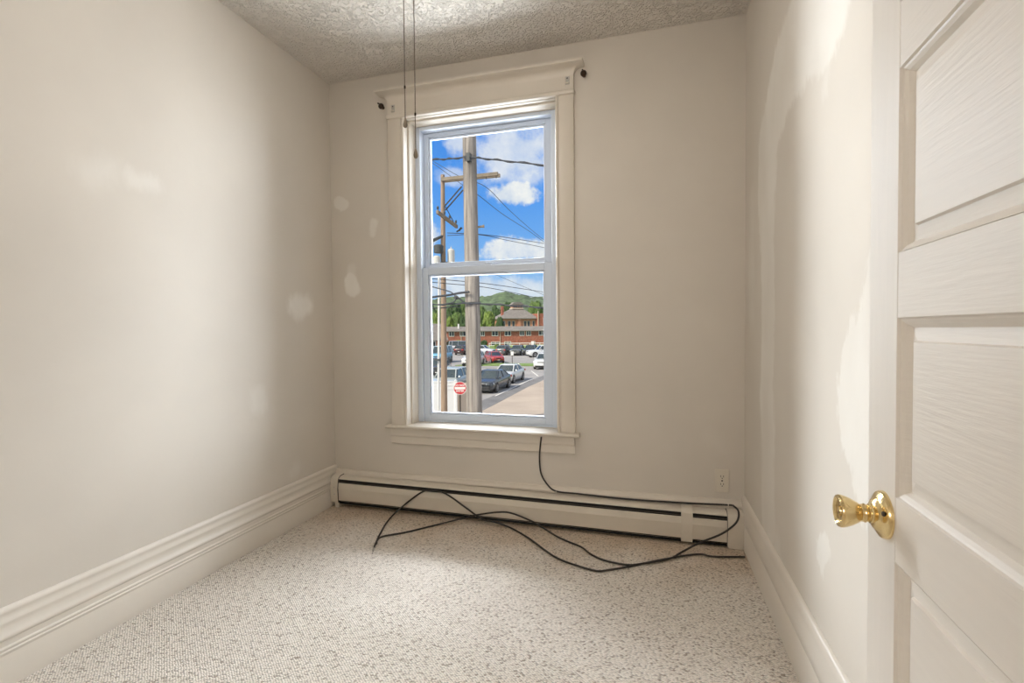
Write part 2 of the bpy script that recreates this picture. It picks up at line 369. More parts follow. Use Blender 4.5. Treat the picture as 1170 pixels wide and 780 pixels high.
# stool and apron
st = [(-.115, .541), (.046, .541), (.052, .538), (.055, .531), (.052, .524), (.046, .520), (-.115, .520)]
mb = MB().prism([(a, b) for a, b in st if a > 0] + [(0, .520), (0, .541)], lambda u, v, t: (t, YD-u, v), -1.594, -.385)
mb.box(OX0, OX1, YD, YD+.118, .520, .541)
wpart(mb, 'stool', M['trim'], smooth=35)
wpart(MB().prism([(0, .520), (.024, .520), (.024, .476), (.021, .473), (.021, .470), (.017, .466), (.017, .425), (.012, .421), (0, .421)], lambda u, v, t: (t, YD-u, v), -1.575, -.415), 'apron', M['trim'], smooth=35)
# jamb lining and inside stops
mb = MB().box(OX0-.02, OX0, YD-.001, YD+.24, OZ0, OZ1).box(OX1, OX1+.02, YD-.001, YD+.24, OZ0, OZ1).box(OX0-.02, OX1+.02, YD-.001, YD+.24, OZ1, OZ1+.02)
wpart(mb, 'jamb', M['trim'])
mb = MB()
def stop_prof(): return [(0, .03), (.008, .03), (.012, .036), (.012, .050), (.009, .054), (.009, .060), (.013, .066), (.013, .112), (0, .112)]
mb.prism(stop_prof(), lambda u, v, t: (OX0+u, YD+v, t), .541, OZ1)
mb.prism(stop_prof(), lambda u, v, t: (OX1-u, YD+v, t), .541, OZ1)
mb.prism(stop_prof(), lambda u, v, t: (t, YD+v, OZ1-u), OX0, OX1)
wpart(mb, 'stop_moulding', M['trim'], smooth=35)
# vinyl unit
fx0, fx1 = OX0+.012, OX1-.012
mb = MB()
for (a, b, c, d) in ((fx0, -1.412, .541, 2.423), (-.563, fx1, .541, 2.423)):
    mb.box(a, b, YD+.105, YD+.235, c, d)
mb.box(-1.412, -.563, YD+.105, YD+.235, 2.400, 2.423).box(-1.412, -.563, YD+.118, YD+.235, .520, .553)
wpart(mb, 'vinyl_frame', M['vinyl'], bevel=.004)
def sash(name, x0, x1, z0, z1, y0, y1, sl, sr, bt, tp):
    mb = MB()
    gx0, gx1, gz0, gz1 = x0+sl, x1-sr, z0+bt, z1-tp
    ym = (y0+y1)/2
    # stepped glazing bead: outer face flush, inner bead sunk towards the pane
    mb.box(x0, gx0, y0, y1, z0, z1).box(gx1, x1, y0, y1, z0, z1).box(gx0, gx1, y0, y1, z0, gz0).box(gx0, gx1, y0, y1, gz1, z1)
    o = wpart(mb, name, M['vinyl'], bevel=.003)
    b = .012; q = MB()
    q.box(gx0, gx0+b, y0+.010, y1-.004, gz0, gz1).box(gx1-b, gx1, y0+.010, y1-.004, gz0, gz1).box(gx0+b, gx1-b, y0+.010, y1-.004, gz0, gz0+b).box(gx0+b, gx1-b, y0+.010, y1-.004, gz1-b, gz1)
    g = q.build('glazing_bead', M['vinyl'], o, bevel=.003)
    for v in g.data.vertices: v.co -= WL
    p = MB().box(gx0+b*.5, gx1-b*.5, ym-.002, ym+.002, gz0+b*.5, gz1-b*.5).build('pane', M['glass'], o)
    for v in p.data.vertices: v.co -= WL
    return o
lo = sash('lower_sash', -1.411, -.564, .553, 1.532, YD+.122, YD+.156, .038, .046, .038, .045)
up = sash('upper_sash', -1.411, -.564, 1.478, 2.399, YD+.162, YD+.196, .030, .046, .078, .026)
mb = MB().box(-1.02, -.95, YD+.126, YD+.150, 1.532, 1.540).lathe([(0, .012), (.010, .012), (.012, .009)], (-.985, YD+.137, 1.540), (0, 0, 1), 16).box(-.990, -.940, YD+.131, YD+.143, 1.543, 1.549)
k = mb.build('sash_lock', M['vinyl'], lo, bevel=.002)
for v in k.data.vertices: v.co -= WL
mb = MB().box(-1.400, -1.386, YD+.118, YD+.123, 1.025, 1.075)
k = mb.build('vent_stop', M['vinyl'], lo, bevel=.002)
for v in k.data.vertices: v.co -= WL

# curtain hardware left on wall and head board
def hook(x, z, label, tilt):
    h = empty('curtain_hook', (x, YD, z)); tag(h, label, 'hook', 'old curtain hooks beside the window')
    MB().lathe([(0, .010), (.004, .010), (.006, .007), (.016, .006)], (0, 0, 0), (0, -1, 0), 16).build('plate', M['bronze'], h, smooth=40)
    MB().lathe([(0, .006), (.003, .013), (.010, .0175), (.018, .0165), (.024, .009), (.026, 0)], (0, -.014, 0), (0, -1, 0), 20).build('knob', M['bronze'], h, smooth=True)
    MB().tube(spline([(0, -.02, .006), (tilt*.012, -.025, .016), (tilt*.024, -.025, .022)], 4), .0045, 8).build('prong', M['bronze'], h, smooth=True)
hook(-1.607, 2.524, 'dark bronze knob hook by the lower end of the window head, near the hanging chains', -1)
hook(-.352, 2.538, 'dark bronze knob hook to the right of the window head, on bare wall', -.3)
for x, z, lb in ((-1.527, 2.500, 'small metal rod bracket screwed to the window head next to the hanging chains'), (-.443, 2.514, 'small metal rod bracket screwed to the right end of the window head')):
    b = empty('rod_bracket', (x, yc, z)); tag(b, lb, 'bracket', 'metal brackets on the window head')
    MB().box(-.012, .012, -.003, 0, -.022, .022).build('plate', M['steel'], b, bevel=.001)
    MB().box(-.010, .010, -.014, -.003, -.020, -.014).box(-.010, -.007, -.014, -.003, -.020, .010).build('lip', M['clip'], b, bevel=.001)
    MB().lathe([(0, .004), (.002, .003)], (0, -.003, .012), (0, -1, 0), 10).build('screw', M['slot'], b)

# ------------------------------------------------------------------ wall outlet
ou = empty('wall_outlet', (.3615, YD, .3255)); tag(ou, 'old ivory double socket low on the back wall above the radiator', 'outlet')
MB().box(-.0345, .0345, -.006, 0, -.060, .060).build('cover_plate', M['ivory'], ou, bevel=.003)
for dz in (-.0205, .0205):
    pr = [(.0165*math.cos(a), max(-.0125, min(.0125, .0165*math.sin(a)))+dz) for a in [2*math.pi*k/24 for k in range(24)]]
    r = MB().prism(pr, lambda u, v, t: (u, t, v), -.0078, -.005).build('receptacle', M['ivory'], ou)
    MB().box(-.0078, -.0054, -.0082, -.007, dz-.001, dz+.009).box(.0054, .0078, -.0082, -.007, dz-.001, dz+.009).lathe([(0, .0028), (.0012, .0028)], (0, -.007, dz-.0065), (0, -1, 0), 12).build('slots', M['slot'], r)
MB().lathe([(0, .0042), (.0015, .003)], (0, -.006, 0), (0, -1, 0), 12).build('screw', M['slot'], ou)

# ------------------------------------------------------------------ baseboard radiator
ht = empty('baseboard_heater', (XL+.02, YD-.018, .010)); tag(ht, 'long off-white hot water baseboard radiator with a dark slot under the window', 'radiator')
HL = (.454+1.978); ht.rotation_euler = (0, math.radians(.48), 0)
def hp(u, v, t): return (t, -u, v)
x0c, x1c = .055, HL-.077
MB().prism([(0, .012), (.004, .012), (.004, .189), (0, .189)], hp, .004, HL-.004).build('back_panel', M['heater'], ht)
MB().prism([(.004, .191), (.034, .191), (.050, .187), (.059, .181), (.061, .175), (.058, .175), (.056, .180), (.048, .184), (.033, .187), (.004, .187)], hp, .02, HL-.02).build('hood', M['heater'], ht, smooth=30)
MB().prism([(.060, .152), (.066, .150), (.0695, .118), (.068, .112), (.064, .042), (.060, .038), (.058, .042), (.062, .112), (.0635, .118), (.060, .146)], hp, .02, HL-.02).build('front_panel', M['heater'], ht, smooth=20)
MB().prism([(.006, .03), (.050, .03), (.052, .168), (.04, .178), (.006, .182)], hp, .03, HL-.03).build('finned_element', M['black'], ht)
mb = MB().tube([(.03, -.058, .158), (HL-.03, -.058, .158)], .003, 6)
mb.build('damper_rod', M['slot'], ht)
MB().tube([(.03, -.05, .022), (HL-.03, -.05, .022)], .006, 8).build('supply_pipe', M['black'], ht, smooth=True)
def cap_prof(g=0.0): return [(0, .026), (.066+g, .026), (.073+g, .112), (.072+g, .125), (.066+g, .170), (.060+g, .182+g), (.048, .191+g), (.030, .195+g), (0, .195+g)]
ec = MB().prism(cap_prof(), hp, 0, x0c).build('end_cap', M['heater'], ht, smooth=20, bevel=.002)
MB().prism([(u_+.0012, v_) for u_, v_ in cap_prof()], hp, x0c, x0c+.0025).build('end_cap_seam', M['slot'], ht)
MB().prism([(.02, -.009), (.058, -.009), (.062, .03), (.02, .03)], hp, .026, x0c).build('foot', M['heater'], ec)
for z in (.125, .080): MB().lathe([(0, .004), (.002, .003)], (.030, -.0725 if z > .1 else -.0705, z), (0, -1, 0), 10).build('screw', M['steel'], ec)
ec = MB().prism(cap_prof(.003), hp, x1c, HL).build('end_cap', M['heater'], ht, smooth=20, bevel=.001)
MB().prism([(.01, .013), (.069, .013), (.070, .03), (.01, .03)], hp, x1c+.002, HL-.004).build('foot', M['heater'], ec)
MB().prism([(u_+.001, v_) for u_, v_ in cap_prof(.001)], hp, x1c-.002, x1c).build('end_cap_seam', M['slot'], ht)
xs = .152+1.978
MB().prism([(.0, .024), (.069, .024), (.0755, .112), (.0745, .125), (.067, .174), (.060, .186), (.048, .195), (.030, .198), (0, .198)], hp, xs, xs+.057).build('splice_plate', M['heater'], ht, smooth=20, bevel=.001)

# ------------------------------------------------------------------ cables
cy = YD-.026
def flo(x, y, z=.006): return onZ(x, y, z)
pa = [onY(618.5, 499, YD-.030), onY(616.5, 520, YD-.014), onY(618, 540, YD-.010), onY(626, 554, YD-.022), onY(636, 561, YD-.026)]
pa += [onY(x, y, YD-.027) for x, y in ((660, 563.8), (700, 568.3), (740, 571.8), (790, 574.8), (832, 576.7))]
pa += [onY(839, 578.5, YD-.06), onY(844, 585, YD-.095), onY(841, 597, YD-.115), onY(824.5, 609.6, YD-.14), onY(799, 620, YD-.17)]
fa = [(778, 631), (764.6, 638), (732, 644), (716, 645), (690.7, 640), (674.6, 632.6), (664, 624.6), (648, 618)]
pa += [flo(x, y, .010) for x, y in fa]
pa += [flo(635, 612, .012), onY(620, 602.5, YD-.135), onY(607, 595, YD-.105), onY(584, 586, YD-.10), onY(568.5, 585, YD-.10), onY(545, 588, YD-.105), onY(525, 593, YD-.125)]
pa += [flo(x, y, .007) for x, y in ((494, 600.5), (463, 608), (437.7, 612.5), (431, 617), (430, 621))]
ca = empty('coaxial_cable', pa[0]); tag(ca, 'black cable from under the window sill, stapled along the wall, looping over the radiator', 'cable')
MB().tube([p-pa[0] for p in spline(pa, 6)], .0048, 8).build('cable_jacket', M['cable'], ca, smooth=True)
pb = [flo(x, y, .008) for x, y in ((851, 636), (815, 635.6), (801.5, 633), (787.6, 633.8), (769, 636.8), (748, 640.7), (716, 647.5), (695, 651), (681.5, 652), (661, 646.5), (640, 639), (625, 630), (604, 614.5))]
pb += [onY(584, 603, YD-.125), onY(566, 596.5, YD-.11), onY(550.5, 592.5, YD-.10), onY(532.5, 580, YD-.095), onY(509.5, 564, YD-.093), onY(494, 560, YD-.092), onY(481, 562.5, YD-.093), onY(458, 580, YD-.11)]
pb += [flo(x, y, .009) for x, y in ((443, 595), (434, 610), (429, 621), (427, 627))]
cb = empty('loose_cable', pb[0]); tag(cb, 'loose black cable arching up in front of the radiator, its bare end on the carpet', 'cable')
MB().tube([p-pb[0] for p in spline(pb, 6)], .0048, 8).build('cable_jacket', M['cable'], cb, smooth=True)
e1 = pb[-1]; e0 = pb[-2]; dv = (e1-e0).normalized()
MB().lathe([(0, .0058), (.018, .0058), (.020, .0040), (.026, .0040)], e1-pb[0]-dv*.006, dv, 12).build('connector', M['steel'], cb, smooth=40)
MB().tube([e1-pb[0]+dv*.02, e1-pb[0]+dv*.045+Vector((0, 0, -.004))], .0012, 6).build('bare_wire', M['chain'], cb)
for (x, y), lb in (((635.5, 561.5), 'white cable staple on the skirting below the right side of the window'), ((832, 576.5), 'white cable staple on the skirting under the wall socket')):
    p = onY(x, y, YD-.024); k = empty('cable_clip', (p.x, p.y, p.z)); tag(k, lb, 'clip', 'white clips holding the cable')
    MB().tube([(0, .004, -.006), (0, -.004, -.006), (0, -.0085, 0), (0, -.004, .006), (0, .004, .006)], .0022, 6).build('loop', M['clip'], k)
    MB().tube([(0, -.002, -.016), (0, -.002, -.006)], .0026, 8).build('nail', M['clip'], k)

# ------------------------------------------------------------------ open door
DA = .0288
dr = empty('door_1', (.3215, .812, 0), 0); struct(dr, 'open off-white panelled door with a brass knob against the right wall')
uv = Vector((-math.sin(DA), -math.cos(DA), 0)); nv = Vector((math.cos(DA), -math.sin(DA), 0))   # u: towards hinges, n: into the leaf
mm = Matrix.Identity(4)
for i in range(3): mm[i][0] = uv[i]; mm[i][1] = nv[i]; mm[i][2] = (0, 0, 1)[i]; mm[i][3] = dr.location[i]
dr.matrix_world = mm
U0, U1, TH = -.060, .690, .036
SL = .034                                    # inner edge of latch stile
rails = [(.012, .231), (.476, .563), (.808, .897), (1.141, 1.229), (1.474, 1.561), (1.806, 1.950)]
MB().box(U0, SL, 0, TH, .012, 1.950).build('stile', M['door_v'], dr, bevel=.0015); MB().box(.60, U1, 0, TH, .012, 1.950).build('stile', M['door_v'], dr, bevel=.0015)
for a, b in rails: MB().box(SL, .60, .0004, TH-.0004, a, b).build('rail', M['door'], dr, bevel=.001)
for i in range(5):
    z0, z1 = rails[i][1], rails[i+1][0]
    def fr(q, z): return (SL+q, .60-q, z0+q, z1-q, z)
    lv = [fr(0, .0), fr(.0015, .0035), fr(.004, .0045), fr(.008, .0075), fr(.011, .0115), fr(.0125, .0135), fr(.0135, .0135), fr(.030, .0105), fr(.032, .0060), fr(.034, .0058)]
    vs = []; fs = []
    for a, b, c, d, z in lv: vs += [(a, z, c), (b, z, c), (b, z, d), (a, z, d)]
    for j in range(len(lv)-1):
        for k in range(4): fs.append([j*4+k, j*4+(k+1) % 4, (j+1)*4+(k+1) % 4, (j+1)*4+k])
    n = (len(lv)-1)*4; fs.append([n, n+1, n+2, n+3])
    # back side, flat recess
    vs2 = [(SL, .028, z0), (.60, .028, z0), (.60, .028, z1), (SL, .028, z1)]
    nb = len(vs); vs += vs2; fs.append([nb, nb+3, nb+2, nb+1])
    for k in range(4): fs.append([k, nb+k, nb+(k+1) % 4, (k+1) % 4])
    MB().add(vs, fs).build('panel', M['door'], dr)
KZ = .861
kb = MB().lathe([(0, .0335), (.003, .0335), (.006, .032), (.0085, .028), (.010, .0235), (.0135, .021), (.0155, .017), (.016, .0135), (.019, .0135)], (0, 0, KZ), (0, -1, 0), 48).build('door_knob', M['brass'], dr, smooth=30)
kb['label'] = 'polished brass knob'
MB().lathe([(.016, .0115), (.020, .0112), (.023, .0128), (.025, .0135), (.027, .0125), (.030, .0122), (.034, .0150), (.042, .0195), (.049, .0222), (.053, .0232), (.0560, .0232), (.0582, .0220), (.0588, .0200), (.0575, .0178), (.0555, .0165), (.0545, .0120), (.0545, .0070), (.0570, .0062), (.0575, .0030), (.0575, 0)], (0, 0, KZ), (0, -1, 0), 48).build('grip', M['brass'], kb, smooth=30)
for a in (math.radians(200), math.radians(20)): MB().lathe([(0, .0035), (.002, .0030), (.0022, 0)], (.026*math.cos(a), -.0095, KZ+.026*math.sin(a)), (0, -1, 0), 12).build('screw', M['slot'], kb)
for z in (.25, 1.0, 1.72): MB().tube([(U1+.004, -.004, z-.045), (U1+.004, -.004, z+.045)], .006, 12).build('hinge', M['steel'], dr, smooth=40)
# door jamb edge the hinges are fixed to
struct(MB().box(.305, .345, YR-.13, YR, 0, 2.1).box(-1.0, -.97, YR-.13, YR, 0, 2.1).box(-.97, .305, YR-.13, YR, 2.07, 2.1).build('trim_1', M['trim']))

# ------------------------------------------------------------------ ceiling light with pull chains (the fitting itself is above the picture)
LX, LY = -.66, 1.283
lt = empty('ceiling_light', (LX, LY, H)); tag(lt, 'ceiling light whose two thin bead pull chains hang in front of the window', 'light')
MB().lathe([(0, .075), (.012, .075), (.030, .055), (.040, .030), (.16, .028), (.165, .06), (.19, .075), (.20, .07)], (0, 0, 0), (0, 0, -1), 32).build('canopy', M['bronze'], lt, smooth=30)
gm, gnt, gbs = new_mat('lit_opal_glass'); gbs.inputs['Base Color'].default_value = (.9, .88, .84, 1)
gbs.inputs['Emission Color'].default_value = (1, .93, .84, 1); gbs.inputs['Emission Strength'].default_value = 33
MB().lathe([(.195, .062), (.205, .085), (.225, .105), (.255, .115), (.285, .108), (.315, .080), (.330, .045), (.334, 0)], (0, 0, 0), (0, 0, -1), 32).build('globe', gm, lt, smooth=True)
for px_, py_, nm in ((463, 136, 0), (475, 171, 1)):
    p = at(px_, py_, 1.392) - Vector((LX, LY, H))
    top = -.19
    mb = MB()
    mb.tube([(p.x, p.y, top), (p.x, p.y, p.z)], .0010, 5)
    n = int((top-p.z)/.0052)
    tipz = p.z
    bead = MB()
    for i in range(n):
        z = tipz+.0026+i*.0052
        if z > -.55 or True:
            bead.lathe([(-.0020, .0004), (-.0012, .0015), (0, .0019), (.0012, .0015), (.0020, .0004)], (p.x, p.y, z), (0, 0, 1), 6)
    bead.v += []; 
    n0 = len(bead.v); bead.v += mb.v; bead.f += [[q+n0 for q in f] for f in mb.f]; bead.mi += mb.mi
    ch = bead.build('pull_chain', M['chain'], lt, smooth=True)
    MB().lathe([(0, .0018), (.004, .0026), (.010, .0044), (.018, .0062), (.023, .0062), (.027, .0045), (.029, .0015)], (p.x, p.y, p.z+.004), (0, 0, -1), 16).build('chain_pull', M['toggle'], ch, smooth=True)
    cz = p.z + (.085 if nm == 0 else .095)
    MB().lathe([(0, .0018), (.001, .0028), (.008, .0028), (.009, .0018)], (p.x, p.y, cz), (0, 0, 1), 10).build('connector', M['bronze'], ch)

# ================================================================== OUTSIDE
M['asphalt'] = mat('asphalt', (.30, .285, .275), .9, var=.16, scale=.6, vscale=.35)
M['road'] = mat('worn_tan_roadway', (.42, .345, .28), .9, var=.12, scale=.8, vscale=.5)
M['worn'] = mat('patched_asphalt', (.17, .165, .165), .9, var=.2, vscale=.8)
M['line'] = mat('road_paint', (.62, .60, .57), .8, var=.15, vscale=1.5)
M['grass'] = mat('grass', (.16, .24, .06), .9, var=.35, vscale=1.2)
M['wood'] = mat('weathered_pole_wood', (.235, .205, .178), .85, bump=1, scale=9, stretch=(5, 5, .25), var=.5, vscale=4)
M['wood2'] = mat('tan_pole_wood', (.30, .215, .15), .85, bump=.6, scale=9, stretch=(5, 5, .25), var=.2, vscale=5)
M['wood3'] = mat('old_crossarm_wood', (.22, .18, .13), .85, var=.25, vscale=3)
M['galv'] = mat('galvanised_steel', (.66, .65, .62), .6)
M['wire'] = mat('power_wire', (.03, .035, .045), .6)
M['equip'] = mat('dark_equipment', (.045, .05, .05), .5)
M['can'] = mat('grey_transformer_paint', (.55, .54, .50), .45)
M['fence'] = mat('white_vinyl_fence', (.80, .80, .79), .5)
M['tanfence'] = mat('tan_panel', (.62, .52, .41), .7)
M['brick'] = mat('red_brick', (.36, .125, .085), .85, var=.3, vscale=2.2)
M['brick2'] = mat('orange_brick', (.50, .23, .15), .85, var=.25, vscale=1.5)
M['shingle'] = mat('grey_shingle_roof', (.20, .18, .165), .9, var=.2, vscale=1.5)
M['shingle2'] = mat('brown_grey_roof', (.20, .18, .16), .9, var=.2, vscale=1)
M['winwhite'] = mat('white_window_frame', (.74, .73, .70), .5)
M['winglass'] = mat('far_window_glass', (.03, .04, .05), .1)
M['stone'] = mat('pale_stone', (.55, .47, .38), .8)
M['forest'] = mat('forest_green', (.085, .125, .06), .95, var=.6, vscale=.16)
M['leaf_a'] = mat('leaf_mid_green', (.085, .135, .035), .9, var=.5, vscale=.7)
M['leaf_b'] = mat('leaf_dark_green', (.042, .08, .025), .9, var=.45, vscale=.7)
M['leaf_c'] = mat('leaf_yellow_green', (.14, .20, .04), .9, var=.4, vscale=.7)
M['bark'] = mat('bark', (.10, .075, .055), .9)
M['tire'] = mat('tyre_rubber', (.02, .02, .02), .8)
M['rim'] = mat('alloy_wheel', (.5, .5, .52), .3, metal=.8)
M['cglass'] = mat('car_glass', (.035, .05, .055), .06, spec=.8)
M['lamp'] = mat('headlight_lens', (.75, .77, .80), .12)
M['tail'] = mat('tail_light_lens', (.45, .02, .02), .2)
M['grille'] = mat('black_grille', (.015, .015, .017), .45)
M['plate'] = mat('number_plate', (.70, .70, .68), .5)

# ---- ground
def flat(name, pts, z0, z1, mt, label):
    n = len(pts); mb = MB()
    mb.add([(x, y, z0) for x, y in pts]+[(x, y, z1) for x, y in pts], [list(range(n))[::-1], list(range(n, 2*n))]+[[i, (i+1) % n, n+(i+1) % n, n+i] for i in range(n)])
    return struct(mb.build(name, mt), label)
flat('parking_lot', [(-90, YD+T), (60, YD+T), (60, 98), (-90, 98)], GZ-.4, GZ, M['asphalt'], 'grey asphalt car park')
flat('road', [(-8.4, 6), (4, 6), (4, 98), (-7.6, 98), (-8.6, 52), (-8.9, 36), (-8.7, 27)], GZ-.02, GZ+.02, M['road'], 'tan worn roadway beside the parked cars')
flat('asphalt_patch', [(-10.1, 19), (-8.4, 19), (-8.75, 27), (-8.9, 36), (-8.6, 48), (-9.7, 48), (-9.9, 36)], GZ-.02, GZ+.012, M['worn'], 'dark patched edge of the roadway')
flat('grass_verge', [(-23, 55.6), (-11.6, 56.6), (-11.4, 60.2), (-21.5, 60.0)], GZ-.02, GZ+.08, M['grass'], 'strip of grass across the car park')
flat('lawn', [(-90, 92), (40, 100), (40, 140), (-90, 130)], GZ-.02, GZ+.62, M['grass'], 'lawn in front of the brick building')
flat('field', [(-420, 97), (200, 97), (200, 900), (-420, 900)], GZ-1.2, GZ+.05, M['grass'], 'far ground')
def paint(name, a, b, w, label):
    a = Vector((*a, 0)); b = Vector((*b, 0)); d = (b-a).normalized(); q = Vector((-d.y, d.x, 0))*w/2
    flat(name, [tuple((a-q).xy), tuple((b-q).xy), tuple((b+q).xy), tuple((a+q).xy)], GZ-.02, GZ+.026, M['line'], label)
paint('parking_line', (-9.8, 30.5), (-10.0, 42.0), .13, 'white line along the two parked sedans')
paint('parking_line', (-9.8, 36.6), (-12.4, 36.8), .11, 'white bay line between the two sedans')
paint('parking_line', (-10.1, 44.5), (-12.0, 49.8), .12, 'white line leading to the white SUV')
paint('parking_line', (-13.5, 40.5), (-10.0, 42.3), .11, 'white bay line behind the white sedan')

# ---- poles
def lean(a, b, za, zb):
    d = (b-a)/(b.z-a.z); return a+d*(za-a.z), a+d*(zb-a.z)
pt, pbm = at(536.2, 155, 9.5), at(542.2, 470, 9.5)
top, bot = lean(pbm, pt, 7.6, GZ-.2)
def pole_rings(a, b, ra, rb, n=14):
    return [a.lerp(b, i/n) for i in range(n+1)], [ra+(rb-ra)*i/n for i in range(n+1)]
UP = empty('utility_pole', bot); tag(UP, 'thick weathered grey wooden pole in front, nearest the window', 'utility pole')
P, Rr = pole_rings(bot-bot, top-bot, .163, .122)
MB().tube(P, Rr, 20).build('pole', M['wood'], UP, smooth=40)
ax = (top-bot).normalized()
def on_pole(z): return bot+ax*((z-bot.z)/ax.z)
q = at(535, 180, 9.33)-bot
MB().box(q.x-.03, q.x+.05, q.y-.05, q.y+.06, q.z-.08, q.z+.08).tube([q+Vector((-.09, .01, .03)), q+Vector((.12, .01, -.0))], .018, 8).build('cable_clamp', M['equip'], UP, bevel=.008)
q = on_pole(at(546, 260, 9.45).z)-bot
MB().tube([q, q+Vector((.20, .05, .03)), q+Vector((.25, .06, .035))], [.022, .022, .034], 8).build('step_peg', M['wood3'], UP)
q = on_pole(at(533, 346, 9.45).z)-bot
MB().tube([q+Vector((.155*math.cos(a), .155*math.sin(a), 0)) for a in [2*math.pi*k/20 for k in range(21)]], .016, 6).build('pole_band', M['equip'], UP)
MB().tube([q+Vector((-.16, -.02, 0)), q+Vector((-.24, -.04, .08)), q+Vector((-.30, -.05, .12))], .02, 8).lathe([(0, .03), (.05, .045), (.08, .03)], q+Vector((-.28, -.05, .10)), (-1, 0, .3), 10).build('cable_bracket', M['equip'], UP)

t2, b2 = at(505.8, 203, 21.5), at(507.6, 470, 21.5)
top2, bot2 = lean(b2, t2, t2.z+.12, GZ-.2)
AP = empty('utility_pole', bot2); tag(AP, 'slimmer tan wooden pole farther back with two crossarms and a transformer', 'utility pole')
P, Rr = pole_rings(bot2-bot2, top2-bot2, .150, .088)
MB().tube(P, Rr, 14).build('pole', M['wood2'], AP, smooth=40)
def loc2(x, y, d): return at(x, y, d)-bot2
a, b = loc2(504, 205, 21.36), loc2(569, 198.6, 20.6)
def beam(mb, a, b, w, h):
    d = (b-a).normalized(); s = d.cross(Vector((0, 0, 1))).normalized()*w/2; u = Vector((0, 0, h/2))
    vs = [a-s-u, a+s-u, a+s+u, a-s+u, b-s-u, b+s-u, b+s+u, b-s+u]
    return mb.add(vs, [(0, 1, 2, 3), (7, 6, 5, 4), (0, 4, 5, 1), (1, 5, 6, 2), (2, 6, 7, 3), (3, 7, 4, 0)])
arm = beam(MB(), a, b, .11, .15)
beam(arm, a+Vector((.02, .22, .0)), b+Vector((.02, .22, 0)), .1, .14)
arm.build('crossarm', M['wood3'], AP, bevel=.01)
for t in (.97, .80): 
    p = a.lerp(b, t); MB().tube([p, p+Vector((0, 0, -.17))], .02, 6).build('pin', M['equip'], AP)
MB().tube([loc2(507.5, 236, 21.4), loc2(527.5, 213, 21.0)], .03, 6).build('brace', M['equip'], AP)
MB().tube([loc2(509, 240, 21.5), loc2(529, 217, 21.2)], .03, 6).build('brace', M['equip'], AP)
a, b = loc2(499.5, 242, 20.6), loc2(522, 259, 22.2)
beam(MB(), a, b, .11, .15).build('crossarm', M['wood3'], AP, bevel=.01)
mb = MB(); mb.tube([loc2(509, 236, 21.4), loc2(518, 253, 21.9)], .02, 6); mb.build('brace', M['equip'], AP)
for t in (.03, .35, .62, .95):
    p = a.lerp(b, t)+Vector((0, 0, .07))
    MB().lathe([(0, .02), (.06, .02), (.07, .05), (.12, .045), (.15, .05), (.19, .03), (.20, .0)], p, (0, 0, 1), 12).build('insulator', M['equip'], AP, smooth=40)
p = loc2(524.5, 263, 22.0); MB().tube([p-Vector((.12, 0, .06)), p, p+Vector((.15, 0, .10))], .035, 6).lathe([(0, .05), (.18, .04)], p-Vector((0, 0, .02)), (.4, 0, .5), 8).build('arrester', M['equip'], AP)
mb = MB(); mb.tube([loc2(494, 275, 21.2), loc2(506, 269.5, 21.45)], [.075, .06], 8); mb.tube([loc2(494.3, 274, 21.2), loc2(494.6, 283, 21.2)], .03, 6); mb.build('cutout', M['equip'], AP)
p = loc2(501.3, 289, 21.1); MB().lathe([(0, .16), (.02, .21), (.30, .21), (.34, .17), (.36, .10), (.38, 0)], p, (0, 0, 1), 18).build('transformer', M['equip'], AP, smooth=35)
p = loc2(499.2, 303, 21.0); MB().lathe([(0, .12), (.02, .15), (.36, .15), (.40, .10)], p, (0, 0, 1), 18).build('transformer', M['can'], AP, smooth=35)
p = loc2(515.6, 303.5, 21.3); MB().lathe([(0, .13), (.02, .155), (.66, .155), (.72, .11), (.74, .03), (.82, .025)], p, (0, 0, 1), 18).build('transformer', M['can'], AP, smooth=35)
mb = MB(); beam(mb, loc2(494, 300.5, 21.1), loc2(514, 299.5, 21.5), .06, .06); mb.tube([loc2(504, 287, 21.35), loc2(504.5, 304, 21.3)], .03, 6); mb.build('mounting_bracket', M['equip'], AP)
# slim galvanised pole
mt_, mb_ = at(501.5, 330, 20.5), at(501.0, 470, 20.5)
tp, bt = lean(mb_, mt_, at(501.5, 312, 20.5).z, GZ-.1)
GP = empty('metal_pole', bt); tag(GP, 'slim bare galvanised metal pole just left of the tan wooden pole', 'pole')
MB().tube([bt-bt, (tp-bt)*.5, tp-bt], [.05, .047, .043], 12).build('shaft', M['galv'], GP, smooth=40)
MB().lathe([(0, .06), (.05, .06), (.07, .02)], tp-bt, (0, 0, 1), 12).build('cap', M['equip'], GP)
MB().box(-.07, .12, -.06, .06, at(501, 411, 20.5).z-bt.z-.04, at(501, 411, 20.5).z-bt.z+.04).build('clamp', M['equip'], GP)

# ---- wires
def wire(pts, r, label, sub=6, twist=False):
    P = spline(pts, sub); b = P[0]
    o = MB()
    o.tube([p-b for p in P], r, 6)
    if twist:
        Q = []
        for i, p in enumerate(P):
            a = i*.9; Q.append(p-b+Vector((0, math.cos(a), math.sin(a)))*r*1.5)
        o.tube(Q, r*.8, 6)
    w = o.build('power_line', M['wire'], None, smooth=True, loc=None); w.location = b
    tag(w, label, 'wire', 'overhead wires'); return w
def W_(pts): return [at(*p) for p in pts]
wire(W_([(440, 188, 10.2), (494, 182.5, 9.7), (513, 181.5, 9.5), (534, 179.5, 9.33), (552, 181, 9.2), (580, 184, 9.0), (620, 188.5, 8.8), (660, 193, 8.6)]), .013, 'thick twisted black wire fixed high on the thick grey pole', 8, True)
wire(W_([(440, 152, 30), (493, 183, 25), (527, 202.5, 22.3), (555, 213.5, 20.7), (582, 240, 24), (612, 266.5, 30), (640, 288, 36)]), .014, 'upper of two thin wires sloping down right from the top crossarm')
